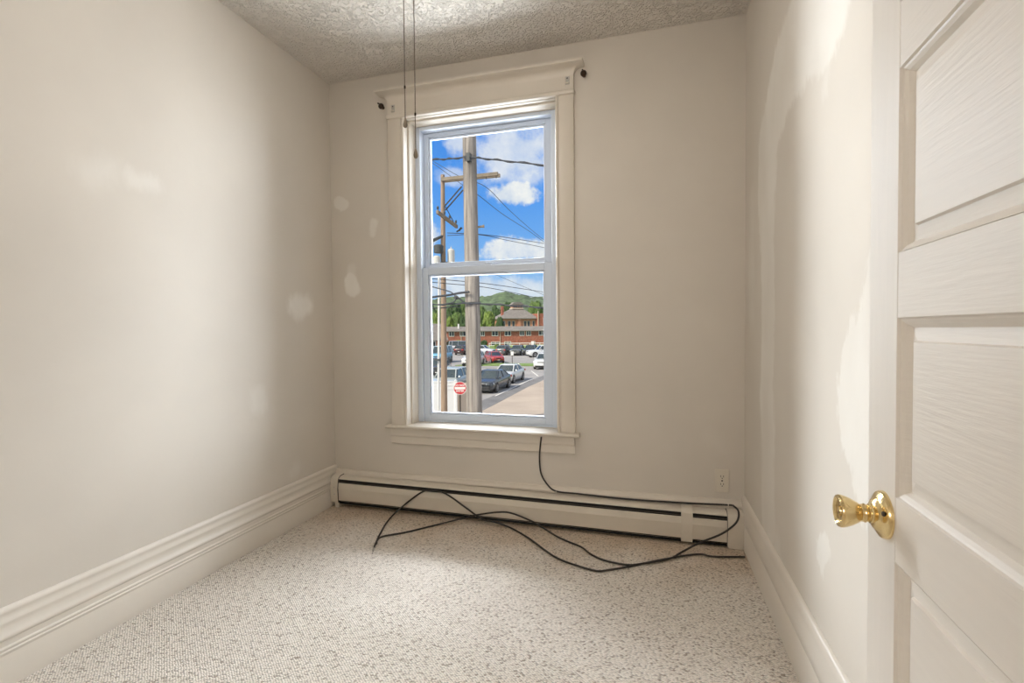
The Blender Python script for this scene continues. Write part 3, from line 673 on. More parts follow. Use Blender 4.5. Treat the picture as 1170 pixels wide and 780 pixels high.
wire(W_([(440, 152, 29), (493, 185.5, 24.7), (527.5, 210.5, 22.0), (546, 222.5, 21), (575, 245, 24), (609, 267, 30), (640, 291, 36)]), .014, 'lower of two thin wires sloping down right behind the thick grey pole')
wire(W_([(511, 266, 21.9), (547, 267.6, 22.2), (580, 271.5, 25), (618, 277.5, 30), (650, 283, 34)]), .016, 'thin wire running right from the thick pole level with the lower crossarm')
wire(W_([(511, 269, 21.6), (547, 268, 22), (580, 274.5, 25), (618, 282, 30), (650, 289, 34)]), .014, 'thin wire just under the one level with the lower crossarm')
wire(W_([(470, 315.5, 19), (491, 318, 20), (514.5, 320, 21.4), (560, 324.5, 24), (618, 333, 28), (650, 338, 31)]), .016, 'thin wire crossing just below the middle rail of the window')
wire(W_([(470, 319, 19), (491, 322, 20), (512, 324, 21.4), (560, 329, 24), (618, 341, 28), (650, 347, 31)]), .016, 'second thin wire below the middle rail of the window')
wire(W_([(560, 311, 44), (600, 328, 36), (622, 337, 32), (650, 349, 28)]), .014, 'thin wire slanting down at the right of the lower pane')
wire(W_([(460, 346, 10.2), (490, 347.8, 9.9), (516, 347.2, 9.6), (532, 346.5, 9.36), (553, 347, 9.3), (585, 349, 9.1), (619, 351.2, 8.9), (650, 353, 8.7)]), .012, 'thick black wire crossing the hill, tied to the thick grey pole', 8, True)
wire(W_([(460, 343, 10.6), (490, 340, 10.2), (500, 338.5, 10.0), (513, 337, 9.8), (523, 335, 9.5), (530, 334, 9.36), (536, 333.5, 9.3)]), .022, 'thickest black cable bundle running left from the thick grey pole')
wire(W_([(460, 319, 10.4), (490, 326.5, 10.0), (505, 330.5, 9.8), (516, 334, 9.6), (521, 340, 9.5), (518, 345, 9.5), (508, 347.5, 9.7)]), .012, 'looping black wire hanging off the cable bundle')
wire(W_([(460, 353, 20.0), (490, 352, 20.6), (508, 351.5, 21.35), (518, 350, 21.6), (526, 351, 22)]), .022, 'short sagging wire crossing the tan pole against the hill')

# ---- do not enter sign
SG = empty('do_not_enter_sign', (at(525.6, 443.3, 22.8).x, at(525.6, 443.3, 22.8).y, GZ)); tag(SG, 'round red DO NOT ENTER sign on a thin dark post', 'sign')
SG.rotation_euler = (0, 0, math.radians(20))
sz = at(525.6, 443.3, 22.8).z-GZ; RS = .305
M['signred'] = mat('sign_red', (.55, .035, .045), .5); M['signwhite'] = mat('sign_white', (.82, .80, .76), .5)
MB().tube([(0, .03, -.1), (0, .03, sz+.25)], .028, 8).build('post', M['bronze'], SG)
dsc = MB().lathe([(0, RS), (.004, RS)], (0, 0, sz), (0, -1, 0), 40).build('border_disc', M['signwhite'], SG)
MB().lathe([(.004, RS*.94), (.006, RS*.94)], (0, 0, sz), (0, -1, 0), 40).build('red_disc', M['signred'], SG)
MB().box(-RS*.80, RS*.80, -.009, -.006, sz-.055, sz+.055).build('bar', M['signwhite'], SG)
def text(body, size, parent, loc, mt, name, rot=(math.pi/2, 0, 0)):
    cu = bpy.data.curves.new(name, 'FONT'); cu.body = body; cu.size = size; cu.align_x = 'CENTER'; cu.align_y = 'CENTER'; cu.extrude = .001; cu.offset = .003
    t = bpy.data.objects.new(name, cu); COL.objects.link(t)
    dg = bpy.context.evaluated_depsgraph_get(); me = bpy.data.meshes.new_from_object(t.evaluated_get(dg))
    bpy.data.objects.remove(t); me.materials.clear(); me.materials.append(mt)
    o = bpy.data.objects.new(name, me); COL.objects.link(o); o.parent = parent; o.location = loc; o.rotation_euler = rot; return o
text('DO NOT', .125, SG, (0, -.0075, sz+.130), M['signwhite'], 'lettering')
text('ENTER', .125, SG, (0, -.0075, sz-.130), M['signwhite'], 'lettering')

# ---- white fence and tan screen
def fence(a, b, h, name, label, mt, rails=(1.0, .80, .60), cap=True):
    a = Vector((a.x, a.y, GZ)); b = Vector((b.x, b.y, GZ)); d = b-a; L = d.length
    f = empty(name, a, math.atan2(d.y, d.x)); tag(f, label, 'fence')
    n = max(1, round(L/1.8))
    for i in range(n+1):
        x = L*i/n
        MB().box(x-.06, x+.06, -.06, .06, -.1, h+.05).prism([(-.075, 0), (.075, 0), (0, .05)], lambda u, v, t: (x+u, t, h+.05+v), -.075, .075).build('post', mt, f, bevel=.006)
    pb = MB(); zt = h-.34
    k = int(L/.15)
    for i in range(k): pb.box(L*i/k+.004, L*(i+1)/k-.004, -.012, .012, .06, zt)
    pb.build('board_panel', mt, f)
    rb = MB()
    for z in (.05, zt, h-.16, h): rb.box(0, L, -.025, .025, z-.035, z+.035)
    rb.box(0, L, -.008, .008, .0, h)
    rb.build('rail', mt, f)
    return f
fence(at(440, 434, 23.4), at(520.8, 437, 24.0), 1.83, 'vinyl_fence', 'white panelled vinyl fence at the bottom left of the view outside', M['fence'])
fence(at(521.9, 437, 24.2), at(521.9, 437, 24.2)+(at(520.8, 437, 24.0)-at(440, 434, 23.4)).normalized()*.72, 1.70, 'screen_fence', 'tan board screen behind the DO NOT ENTER sign', M['tanfence'])

# small sign posts in the car park
def small_sign(x, y0, yb, dep, w, h, label):
    p = at(x, yb, dep); s = empty('parking_sign', (p.x, p.y, GZ), math.radians(16)); tag(s, label, 'sign', 'small white signs in the car park')
    zt = at(x, y0, dep).z-GZ
    MB().tube([(0, .03, -.1), (0, .03, zt)], .035, 8).build('post', M['bronze'], s)
    MB().box(-w/2, w/2, -.012, .012, zt-h, zt).build('sign_plate', M['signwhite'], s, bevel=.01)
small_sign(585.3, 401.5, 417, 58.6, .34, .46, 'small blank white sign on a thin post on the grass behind the white sedan')
small_sign(608.6, 389.8, 402, 88, .5, .6, 'small white sign on a post in front of the railing, above the white pickup')

# ---- vehicles
CAR = dict(
 sedan=dict(L=4.75, W=1.84, H=1.45, hood=.92, nose=.74, belt=.95, deck=1.03, A=1.05, B=.30, C=-.95, D=-1.75, wr=.33, wb=1.40),
 suv=dict(L=4.65, W=1.86, H=1.70, hood=1.08, nose=.92, belt=1.12, deck=1.14, A=1.10, B=.45, C=-1.85, D=-2.22, wr=.36, wb=1.36),
 hatch=dict(L=4.05, W=1.74, H=1.50, hood=.98, nose=.80, belt=1.00, deck=1.04, A=1.15, B=.45, C=-1.35, D=-1.92, wr=.32, wb=1.28),
 van=dict(L=5.1, W=1.98, H=2.25, hood=1.30, nose=1.08, belt=1.34, deck=1.34, A=1.75, B=1.15, C=-2.38, D=-2.5, wr=.36, wb=1.55),
 pickup=dict(L=5.5, W=1.95, H=1.85, hood=1.16, nose=1.04, belt=1.20, deck=1.18, A=1.15, B=.55, C=-.75, D=-1.0, wr=.40, wb=1.80))
def car(name, label, cat, x, y, heading, kind, col, roofcol=None, rough=.25, z=GZ):
    k = CAR[kind]; L, Wd, Hh = k['L']/2, k['W']/2, k['H']
    root = empty(name, (x, y, z), math.atan2(heading[1], heading[0]))
    tag(root, label, cat, 'vehicles parked outside')
    paintm = mat('car_paint', col, rough, metal=.15, coat=.6)
    # body loft along x
    st = []
    for t in [-1, -.985, -.95, -.86, -.7, -.45, -.2, 0, .2, .45, .62, .75, .86, .94, .98, 1]:
        X_ = t*L
        if X_ > k['A']: zh = k['belt']+(k['hood']-k['belt'])*.6 + (k['nose']-k['hood'])*((X_-k['A'])/(L-k['A']))**1.6
        elif X_ < k['D']: zh = k['deck']-.05*((k['D']-X_)/(L+k['D']+.01))
        else: zh = k['belt']+(k['deck']-k['belt'])*((k['A']-X_)/(k['A']-k['D']))
        e = abs(t); w = Wd*(1 if e < .7 else 1-.16*((e-.7)/.3)**2.2)
        zl = .20+.10*max(0, (e-.8)/.2)
        if e > .975: zh -= .05; zl += .08; 
        if e == 1: zh -= .10; zl += .10; w *= .93
        st.append((X_, zl, zh, w))
    vs = []; 
    def ring(X_, zl, zh, w):
        zm = zl+(zh-zl)*.55
        return [(X_, 0, zl), (X_, w*.88, zl), (X_, w*.97, zl+.10), (X_, w, zm), (X_, w*.955, zh-.10), (X_, w*.90, zh-.03), (X_, w*.78, zh), (X_, 0, zh+.025),
                (X_, -w*.78, zh), (X_, -w*.90, zh-.03), (X_, -w*.955, zh-.10), (X_, -w, zm), (X_, -w*.97, zl+.10), (X_, -w*.88, zl)]
    n = 14
    for s in st: vs += ring(*s)
    fs = [[i*n+j, i*n+(j+1) % n, (i+1)*n+(j+1) % n, (i+1)*n+j] for i in range(len(st)-1) for j in range(n)]
    fs += [list(range(n))[::-1], [(len(st)-1)*n+j for j in range(n)]]
    MB().add(vs, fs).build('body', paintm, root, smooth=38)
    # glasshouse
    bz = k['belt']-.04; tz = Hh-.05
    def ringc(z, xa, xd, w): return [(xa, w*.80, z), (xa+.06, 0, z), (xa, -w*.80, z), (xa-.16, -w, z), (xd+.12, -w, z), (xd, -w*.84, z), (xd, w*.84, z), (xd+.12, w, z), (xa-.16, w, z)]
    r0 = ringc(bz, k['A'], k['D'], Wd*.90); r1 = ringc(tz, k['B'], k['C'], Wd*.72)
    MB().add(r0+r1, [[i, (i+1) % 9, 9+(i+1) % 9, 9+i] for i in range(9)]+[list(range(9))[::-1], list(range(9, 18))]).build('windows', M['cglass'], root, smooth=25)
    rp = mat('roof_paint', roofcol, rough, coat=.6) if roofcol else paintm
    ra = ringc(tz-.015, k['B']+.03, k['C']-.03, Wd*.745); rb_ = ringc(tz+.03, k['B']-.04, k['C']+.02, Wd*.70); rc = ringc(tz+.05, k['B']-.25, k['C']+.2, Wd*.5)
    MB().add(ra+rb_+rc, [[j*9+i, j*9+(i+1) % 9, (j+1)*9+(i+1) % 9, (j+1)*9+i] for j in range(2) for i in range(9)]+[list(range(9))[::-1], list(range(18, 27))]).build('roof', rp, root, smooth=40)
    def pillar(pts, r): MB().tube(pts, r, 6).build('pillar', rp, root)
    for sg in (1, -1):
        pillar([(k['A']-.02, sg*Wd*.80, bz+.02), (k['B']-.02, sg*Wd*.64, tz)], .042)
        pillar([(k['D']+.06, sg*Wd*.87, bz+.02), (k['C']+.04, sg*Wd*.70, tz)], .06 if kind not in ('suv', 'van') else .09)
        xm = (k['B']+k['C'])/2+.05
        pillar([(xm-.02, sg*Wd*.905, bz), (xm, sg*Wd*.725, tz)], .04)
        if kind in ('suv', 'van', 'hatch'):
            xq = k['C']*.72
            pillar([(xq-.05, sg*Wd*.905, bz), (xq, sg*Wd*.725, tz)], .045)
    # wheels
    for sx in (1, -1):
        for sy in (1, -1):
            wx = sx*k['wb']; wy = sy*(Wd-.20); r = k['wr']
            MB().lathe([(0, r*1.17), (.012, r*1.17)], (wx, sy*(Wd-.012), r+.02), (0, sy, 0), 24).build('wheel_arch', M['grille'], root)
            w = MB().lathe([(0, r*.9), (.02, r), (.19, r), (.215, r*.92), (.218, r*.70)], (wx, wy, r), (0, sy, 0), 24).build('wheel', M['tire'], root, smooth=40)
            rm = MB().lathe([(.214, r*.68), (.222, r*.68), (.222, r*.60), (.214, r*.56), (.21, r*.22), (.224, r*.18), (.226, 0)], (wx, wy, r), (0, sy, 0), 24)
            for q in range(5):
                a = 2*math.pi*q/5
                rm.tube([(wx+r*.15*math.cos(a), wy+sy*.22, r+r*.15*math.sin(a)), (wx+r*.62*math.cos(a), wy+sy*.22, r+r*.62*math.sin(a))], .03, 4)
            rm.build('rim', M['rim'], w)
    # lamps, grille, plates, mirrors
    nz = k['nose']
    for sg in (1, -1):
        MB().add([(L-.035, sg*Wd*.48, nz-.16), (L-.06, sg*Wd*.48, nz-.05), (L*.83, sg*Wd*.93, nz-.02), (L*.80, sg*Wd*.985, nz-.14),
                  (L+.012, sg*Wd*.48, nz-.17), (L-.02, sg*Wd*.48, nz-.04), (L*.845, sg*Wd*.955, nz+.0), (L*.82, sg*Wd*1.005, nz-.14)],
                 [(0, 1, 2, 3), (4, 5, 6, 7), (0, 1, 5, 4), (1, 2, 6, 5), (2, 3, 7, 6), (3, 0, 4, 7)]).build('headlight', M['lamp'], root)
        MB().box(-L-.012, -L+.16, sg*Wd*.60 if sg > 0 else -Wd*.93, sg*Wd*.93 if sg > 0 else -Wd*.60, k['deck']-.30, k['deck']-.12).build('taillight', M['tail'], root, bevel=.02)
        MB().lathe([(0, .05), (.03, .095), (.09, .10), (.14, .06)], (k['A']-.30, sg*Wd*.93, k['belt']+.03), (0, sg, .1), 10).build('mirror', paintm, root, smooth=40)
    MB().box(L-.09, L+.012, -Wd*.44, Wd*.44, nz-.17, nz-.07).build('grille', M['grille'], root, bevel=.012)
    MB().box(L-.16, L-.004, -Wd*.72, Wd*.72, .30, .44).box(L-.2, L-.02, -Wd*.8, Wd*.8, .22, .29).build('lower_grille', M['grille'], root, bevel=.015)
    MB().box(-L-.004, -L+.2, -Wd*.78, Wd*.78, .24, .40).build('rear_bumper', M['grille'], root, bevel=.015)
    MB().box(-L-.022, -L+.02, -.15, .15, .58, .66).build('number_plate', M['plate'], root)
    MB().box(L-.02, L+.02, -.15, .15, .44, .51).build('number_plate', M['plate'], root)
    return root
car('sedan', 'dark grey sedan parked nearest, to the right of the thick pole', 'car', -11.15, 33.8, (-.02, -1), 'sedan', (.045, .052, .06))
car('sedan', 'white sedan parked directly behind the dark grey one', 'car', -11.55, 39.6, (-.02, -1), 'sedan', (.72, .72, .70))
car('suv', 'white SUV facing the window at the right edge of the view', 'car', -11.45, 53.9, (.03, -1), 'suv', (.74, .75, .75))
car('hatchback', 'small red car parked beyond the grass strip', 'car', -19.9, 61.7, (.56, -.83), 'hatch', (.38, .035, .035))
car('van', 'tall blue van partly hidden by the tan pole', 'van', -27.3, 61.2, (.10, -1), 'van', (.13, .36, .52), (.55, .70, .76))
car('suv', 'white car half hidden behind the thick grey pole, left of the red car', 'car', -21.1, 57.0, (.06, -1), 'suv', (.72, .72, .71))
car('suv', 'pale silver SUV seen from the side behind the red car, beside the thick pole', 'car', -28.2, 80.6, (1, -.10), 'suv', (.55, .58, .62))
car('sedan', 'dark grey car with red tail lights showing, right of the silver SUV', 'car', -24.35, 81.6, (.06, 1), 'suv', (.11, .115, .12))
car('suv', 'dark grey SUV in the far row, just left of the black car with bluish windscreen', 'car', -22.0, 81.0, (.08, -1), 'suv', (.13, .135, .13))
car('sedan', 'black car with a bluish windscreen facing the window at the right of the far row', 'car', -19.8, 81.6, (.05, -1), 'suv', (.035, .037, .04))
car('pickup_truck', 'white pickup with its bonnet to the left, behind the white SUV', 'pickup', -16.3, 76.0, (-.80, -.55), 'pickup', (.72, .73, .73))
car('suv', 'dark maroon car seen from behind, between the blue van and the thick pole', 'car', -32.1, 81.5, (-.02, 1), 'suv', (.055, .022, .022))
car('van', 'long silver grey van behind the dark maroon car', 'van', -35.9, 90.5, (1, .1), 'van', (.36, .37, .40))
car('suv', 'pale greenish silver SUV just behind the white fence, facing the window', 'car', -13.6, 31.9, (.10, -1), 'suv', (.50, .53, .50))
car('suv', 'dark charcoal SUV left of the metal pole, in front of the blue van', 'car', -19.6, 43.6, (.3, -1), 'suv', (.06, .062, .066))

# ---- brick range
def dirvec(a, b): return (b-a).normalized()
A0, B0 = at(511.5, 394, 118), at(650, 396, 124)
A0.z = B0.z = GZ+.3
d = dirvec(A0, B0); Lm = (B0-A0).length
MO = empty('brick_building', A0, math.atan2(d.y, d.x)); tag(MO, 'long low red brick building with a grey roof and white windows', 'building')
hw = at(560, 377.2, 120).z-A0.z; hr = at(560, 373.9, 124).z-A0.z
MB().box(0, Lm, 0, 9, -.6, hw).build('wall', M['brick'], MO)
MB().prism([(-.5, hw-.12), (4.5, hr+.25), (9.5, hw-.12), (9.5, hw-.3), (-.5, hw-.3)], lambda u, v, t: (t, u, v), -.4, Lm+.4).build('roof', M['shingle2'], MO)
def win(parent, x, z, w, h, mull=1, y=0.0, mt='winwhite'):
    mb = MB(); f = .11
    mb.box(x-w/2, x-w/2+f, y-.08, y+.02, z, z+h).box(x+w/2-f, x+w/2, y-.08, y+.02, z, z+h).box(x-w/2+f, x+w/2-f, y-.08, y+.02, z, z+f).box(x-w/2+f, x+w/2-f, y-.08, y+.02, z+h-f, z+h)
    for q in range(mull):
        xm = x-w/2+w*(q+1)/(mull+1); mb.box(xm-f/2, xm+f/2, y-.08, y+.02, z+f, z+h-f)
    o = mb.build('window', M[mt], parent)
    MB().box(x-w/2+f*.5, x+w/2-f*.5, y-.03, y+.03, z+f*.5, z+h-f*.5).build('pane', M['winglass'], o)
def xm(px_): 
    r = ray(px_, 385); t = 1.0
    # intersect with the facade plane
    nrm = Vector((-d.y, d.x, 0)); tt = (A0-O).dot(nrm)/r.dot(nrm); return (O+r*tt-A0).dot(d)
zt = at(560, 378.0, 120).z-A0.z
for px_, w in ((516, 1.3), (529, 1.6), (551.5, 1.0), (565.6, 1.6), (580.3, 1.6), (596.4, 1.2), (604, 1.2), (619, 1.6), (633, 1.6)):
    win(MO, xm(px_), zt-1.25, w, 1.25, 1)
for px_, w in ((566, 2.2), (580, 1.7), (609, 1.0), (625, 1.6)):
    win(MO, xm(px_), at(560, 393.5, 120).z-A0.z-.3, w, 1.0, 1)
for px_ in (527, 571.5): MB().tube([(xm(px_), -.1, 0), (xm(px_), -.1, hw-.2)], .07, 6).build('downpipe', M['stone'], MO)
MB().tube([(xm(525), 2.2, hw), (xm(525), 2.2, hr+.9)], .22, 8).build('vent', M['winwhite'], MO)
# railing
ra_, rb_ = at(559, 394.5, 104), at(640, 396.2, 104)
ra_.z = rb_.z = GZ+.6; dd = rb_-ra_
RL = empty('railing', ra_, math.atan2(dd.y, dd.x)); tag(RL, 'white rail fence along the lawn in front of the brick building', 'railing')
LR = dd.length; n = 7
for i in range(n+1): MB().box(LR*i/n-.07, LR*i/n+.07, -.05, .05, -.2, .95).build('post', M['winwhite'], RL)
MB().box(0, LR, -.04, .04, .82, .95).build('rail', M['winwhite'], RL); MB().box(0, LR, -.03, .03, .40, .50).build('rail', M['winwhite'], RL)

# grey roofed house at left
a, b = at(470, 396, 100), at(509.5, 396, 103); a.z = b.z = GZ
dd = b-a; HS = empty('house', a, math.atan2(dd.y, dd.x)); tag(HS, 'brown house with a grey roof at the far left, behind the metal pole', 'house')
Lh = dd.length; he = at(495, 388, 101).z-a.z; hr2 = at(495, 369.5, 104).z-a.z
MB().box(0, Lh, 0, 8, -.2, he).build('wall', M['brick2'], HS)
MB().prism([(-.5, he-.1), (4, hr2), (8.5, he-.1), (8.5, he-.3), (-.5, he-.3)], lambda u, v, t: (t, u, v), -.5, Lh+.4).build('roof', M['shingle'], HS)
win(HS, Lh*.62, .9, 1.2, 1.2)

# tall brick house with hip roof
dep = 165
a, b = at(572.5, 390, dep), at(640, 390, dep+6); a.z = b.z = GZ
dd = b-a; HH = empty('brick_house', a, math.atan2(dd.y, dd.x)); tag(HH, 'tall orange brick house with a hipped grey roof and lantern behind the low building', 'building')
Lx = dd.length; ez = at(590, 363, dep).z-a.z; rz = at(590, 352.5, dep+6).z-a.z
wx = 12.6
MB().box(0, wx, 0, 11, 0, ez).build('wall', M['brick2'], HH)
e = .7
MB().add([(-e, -e, ez-.1), (wx+e, -e, ez-.1), (wx+e, 11+e, ez-.1), (-e, 11+e, ez-.1), (5.2, 4.6, rz), (9.2, 4.6, rz), (9.2, 6.4, rz), (5.2, 6.4, rz), (-e, -e, ez-.35), (wx+e, -e, ez-.35), (wx+e, 11+e, ez-.35), (-e, 11+e, ez-.35)],
         [(0, 1, 5, 4), (1, 2, 6, 5), (2, 3, 7, 6), (3, 0, 4, 7), (4, 5, 6, 7), (8, 9, 1, 0), (9, 10, 2, 1), (10, 11, 3, 2), (11, 8, 0, 3), (11, 10, 9, 8)]).build('roof', M['shingle'], HH)
zc = at(597, 345, dep+4).z-a.z; zb = rz-.5
lan = MB().box(5.4, 9.0, 4.2, 6.8, zb, zc-.8).build('roof_lantern', M['brick2'], HH)
MB().box(5.1, 9.3, 3.9, 7.1, rz-.15, rz+.25).build('sill_band', M['stone'], lan)
MB().prism([(4.9, zc-.8), (9.5, zc-.8), (8.4, zc+.1), (6.0, zc+.1)], lambda u, v, t: (u, t, v), 3.7, 7.3).build('lantern_roof', M['shingle'], lan)
ob = MB()
for i in range(4): ob.box(5.7+i*.85, 6.2+i*.85, 4.15, 4.22, rz+.35, zc-.9)
ob.build('louvres', M['winglass'], lan)
MB().box(.9, 1.7, 2.5, 3.4, ez-.2, at(574.5, 349.5, dep).z-a.z).build('chimney', M['brick'], HH)
for x, w in ((1.1, .9), (2.9, 1.1), (4.4, 1.0), (8.6, 1.1), (9.8, 1.0), (11.6, .9)): win(HH, x, ez-2.9, w, 1.9, 0, mt='stone')
MB().box(5.9, 7.0, -.35, 0, 0, ez+.1).build('bay', M['brick2'], HH)
MB().box(wx, wx+8, -1.0, 10, 0, ez+1.5).build('side_wing', M['brick'], HH)
MB().tube([(wx+.3, -1.15, 0), (wx+.3, -1.15, at(613, 355, dep).z-a.z)], .15, 6).build('downpipe', M['stone'], HH)

# ---- hill, trees, shrubs
def hill():
    prof = [(-.95, 352), (-.70, 346), (-.55, 344), (-.44, 343), (-.40, 341), (-.36, 342.5), (-.33, 340), (-.288, 335.5), (-.255, 338.5), (-.235, 342), (-.21, 341), (-.12, 345), (.0, 350), (.3, 352), (.6, 356)]
    mb = MB(); nx, ny = 260, 60; vs = []
    for i in range(nx+1):
        az = -.95+1.55*i/nx
        for j in range(len(prof)-1):
            if prof[j][0] <= az <= prof[j+1][0]:
                t = (az-prof[j][0])/(prof[j+1][0]-prof[j][0]); t = t*t*(3-2*t); yp = prof[j][1]+(prof[j+1][1]-prof[j][1])*t; break
        hr = (376.5-yp)/FOC*600*1.0+1.13
        for j in range(ny+1):
            t = j/ny; D = 300+480*t
            up_ = math.sin(min(1, t/.65)*math.pi/2)**1.15 if t < .65 else 1-.5*((t-.65)/.35)**2
            z = GZ+(hr-GZ)*up_
            x, y = math.sin(az)*D, math.cos(az)*D
            nzv = noise.noise(Vector((x*.06, y*.06, 0)))*3.0+noise.noise(Vector((x*.17, y*.17, 3)))*2.6
            vs.append((x, y, z+nzv*min(1, t*4)))
    fs = [[i*(ny+1)+j, (i+1)*(ny+1)+j, (i+1)*(ny+1)+j+1, i*(ny+1)+j+1] for i in range(nx) for j in range(ny)]
    mb.add(vs, fs)
    struct(mb.build('hill', M['forest'], smooth=True), 'wooded green hill on the skyline')
hill()
def crown_mesh(seed, sx, sz):
    bm = bmesh.new(); bmesh.ops.create_icosphere(bm, subdivisions=5, radius=1)
    rnd = random.Random(seed); off = Vector((rnd.random()*50, rnd.random()*50, 0))
    for v in bm.verts:
        n = v.co.normalized()
        r = 1+.30*noise.noise(n*1.9+off)+.16*noise.noise(n*5+off)+.10*noise.noise(n*12+off)+.10*noise.noise(n*26+off)
        v.co = Vector((n.x*r*sx, n.y*r*sx, n.z*r*sz+sz))
    me = bpy.data.meshes.new('crown'); bm.to_mesh(me); bm.free(); return me
def tree(px_, ytop, dep, wpx, mt, label, base=None):
    p = at(px_, ytop, dep); zg = GZ+.05 if base is None else base
    h = p.z-zg; r = wpx/2/FOC*dep
    t = empty('tree', (p.x, p.y, zg)); tag(t, label, 'tree', 'trees behind the brick building')
    me = crown_mesh(int(px_*7+ytop), r, h*.44); me.materials.append(M[mt])
    c = bpy.data.objects.new('crown', me); COL.objects.link(c); c.parent = t; c.location = (0, 0, h*.12)
    MB().tube([(0, 0, -.2), (.05, 0, h*.3), (0, .05, h*.6)], [r*.09, r*.07, r*.03], 8).build('trunk', M['bark'], t)
for a in ((551, 350, 150, 14, 'leaf_a', 'mid green tree right beside the thick grey pole'),
          (558.5, 356, 142, 13, 'leaf_c', 'rounded light green tree between the thick pole and the hipped house'),
          (566.5, 350.5, 192, 14, 'leaf_b', 'dark green tree just left of the brick chimney'),
          (546, 362, 140, 10, 'leaf_c', 'small light green tree partly hidden by the thick pole'),
          (579, 346, 235, 13, 'leaf_b', 'dark tree behind the chimney of the hipped house'),
          (571, 362, 140, 9, 'leaf_b', 'low dark tree touching the left corner of the hipped house'),
          (514, 362, 140, 10, 'leaf_c', 'yellow green tree just right of the tan pole'),
          (522, 357, 146, 14, 'leaf_a', 'rounded green tree between the two wooden poles'),
          (530, 361, 138, 10, 'leaf_b', 'dark green tree touching the left side of the thick pole'),
          (518, 347, 215, 18, 'leaf_b', 'large dark tree farther back between the two poles'),
          (532, 347, 225, 18, 'leaf_a', 'broad mid green tree high up behind the thick pole'),
          (493, 349, 150, 14, 'leaf_b', 'dark tree behind the grey roof at the far left'),
          (497, 358, 132, 11, 'leaf_c', 'bright green tree just behind the grey roof at the far left'),
          (504, 353, 160, 12, 'leaf_a', 'mid green tree between the metal pole and the tan pole'),
          (612, 345, 230, 18, 'leaf_a', 'green tree behind the right end of the hipped house'),
          (485, 345, 180, 16, 'leaf_a', 'tree at the left edge of the view')):
    tree(*a)
def shrub(px_, ytop, dep, wpx, mt, label):
    p = at(px_, ytop, dep); zg = GZ+.55; h = p.z-zg; r = wpx/2/FOC*dep
    t = empty('shrub', (p.x, p.y, zg)); tag(t, label, 'shrub', 'shrubs by the brick building')
    me = crown_mesh(int(px_*3), r, h*.5); me.materials.append(M[mt])
    c = bpy.data.objects.new('foliage', me); COL.objects.link(c); c.parent = t
    MB().tube([(0, 0, -.1), (0, 0, h*.5)], .06, 6).build('stem', M['bark'], t)
shrub(553, 388.5, 112, 7, 'leaf_b', 'dark shrub against the brick wall just right of the thick pole')
shrub(567.5, 393.2, 101, 5, 'leaf_c', 'light green shrub between the silver SUV and the dark grey car')
shrub(513, 390, 110, 6, 'leaf_b', 'dark shrub against the brick wall right of the tan pole')
shrub(523, 388.5, 113, 9, 'leaf_c', 'light green hedge under the brick wall left of the thick pole')

# ------------------------------------------------------------------ sky
wd = bpy.data.worlds.new('sky'); SC.world = wd; wd.use_nodes = True
nt = wd.node_tree; L = nt.links.new; bg = nt.nodes['Background']
tc = N(nt, 'ShaderNodeTexCoord'); sp = N(nt, 'ShaderNodeSeparateXYZ'); L(tc.outputs['Generated'], sp.inputs[0])
az = N(nt, 'ShaderNodeMath', operation='ARCTAN2'); L(sp.outputs['X'], az.inputs[0]); L(sp.outputs['Y'], az.inputs[1])
el = N(nt, 'ShaderNodeMath', operation='ARCSINE'); L(sp.outputs['Z'], el.inputs[0])
cb_ = N(nt, 'ShaderNodeCombineXYZ'); L(az.outputs[0], cb_.inputs[0]); L(el.outputs[0], cb_.inputs[1])
nz = N(nt, 'ShaderNodeTexNoise'); nz.inputs['Scale'].default_value = 22; nz.inputs['Detail'].default_value = 7; nz.inputs['Roughness'].default_value = .6; L(cb_.outputs[0], nz.inputs['Vector'])
n2 = N(nt, 'ShaderNodeTexNoise'); n2.inputs['Scale'].default_value = 6; n2.inputs['Detail'].default_value = 6; L(cb_.outputs[0], n2.inputs['Vector'])
grad = N(nt, 'ShaderNodeValToRGB'); e = grad.color_ramp.elements
e[0].position = 0; e[0].color = srgb(176, 212, 240); e[1].position = 1; e[1].color = srgb(40, 105, 205)
for p, c in ((.06, srgb(160, 203, 242)), (.14, srgb(128, 184, 245)), (.25, srgb(92, 162, 244)), (.38, srgb(72, 146, 238))):
    k = grad.color_ramp.elements.new(p); k.color = c
L(el.outputs[0], grad.inputs[0])
last = None
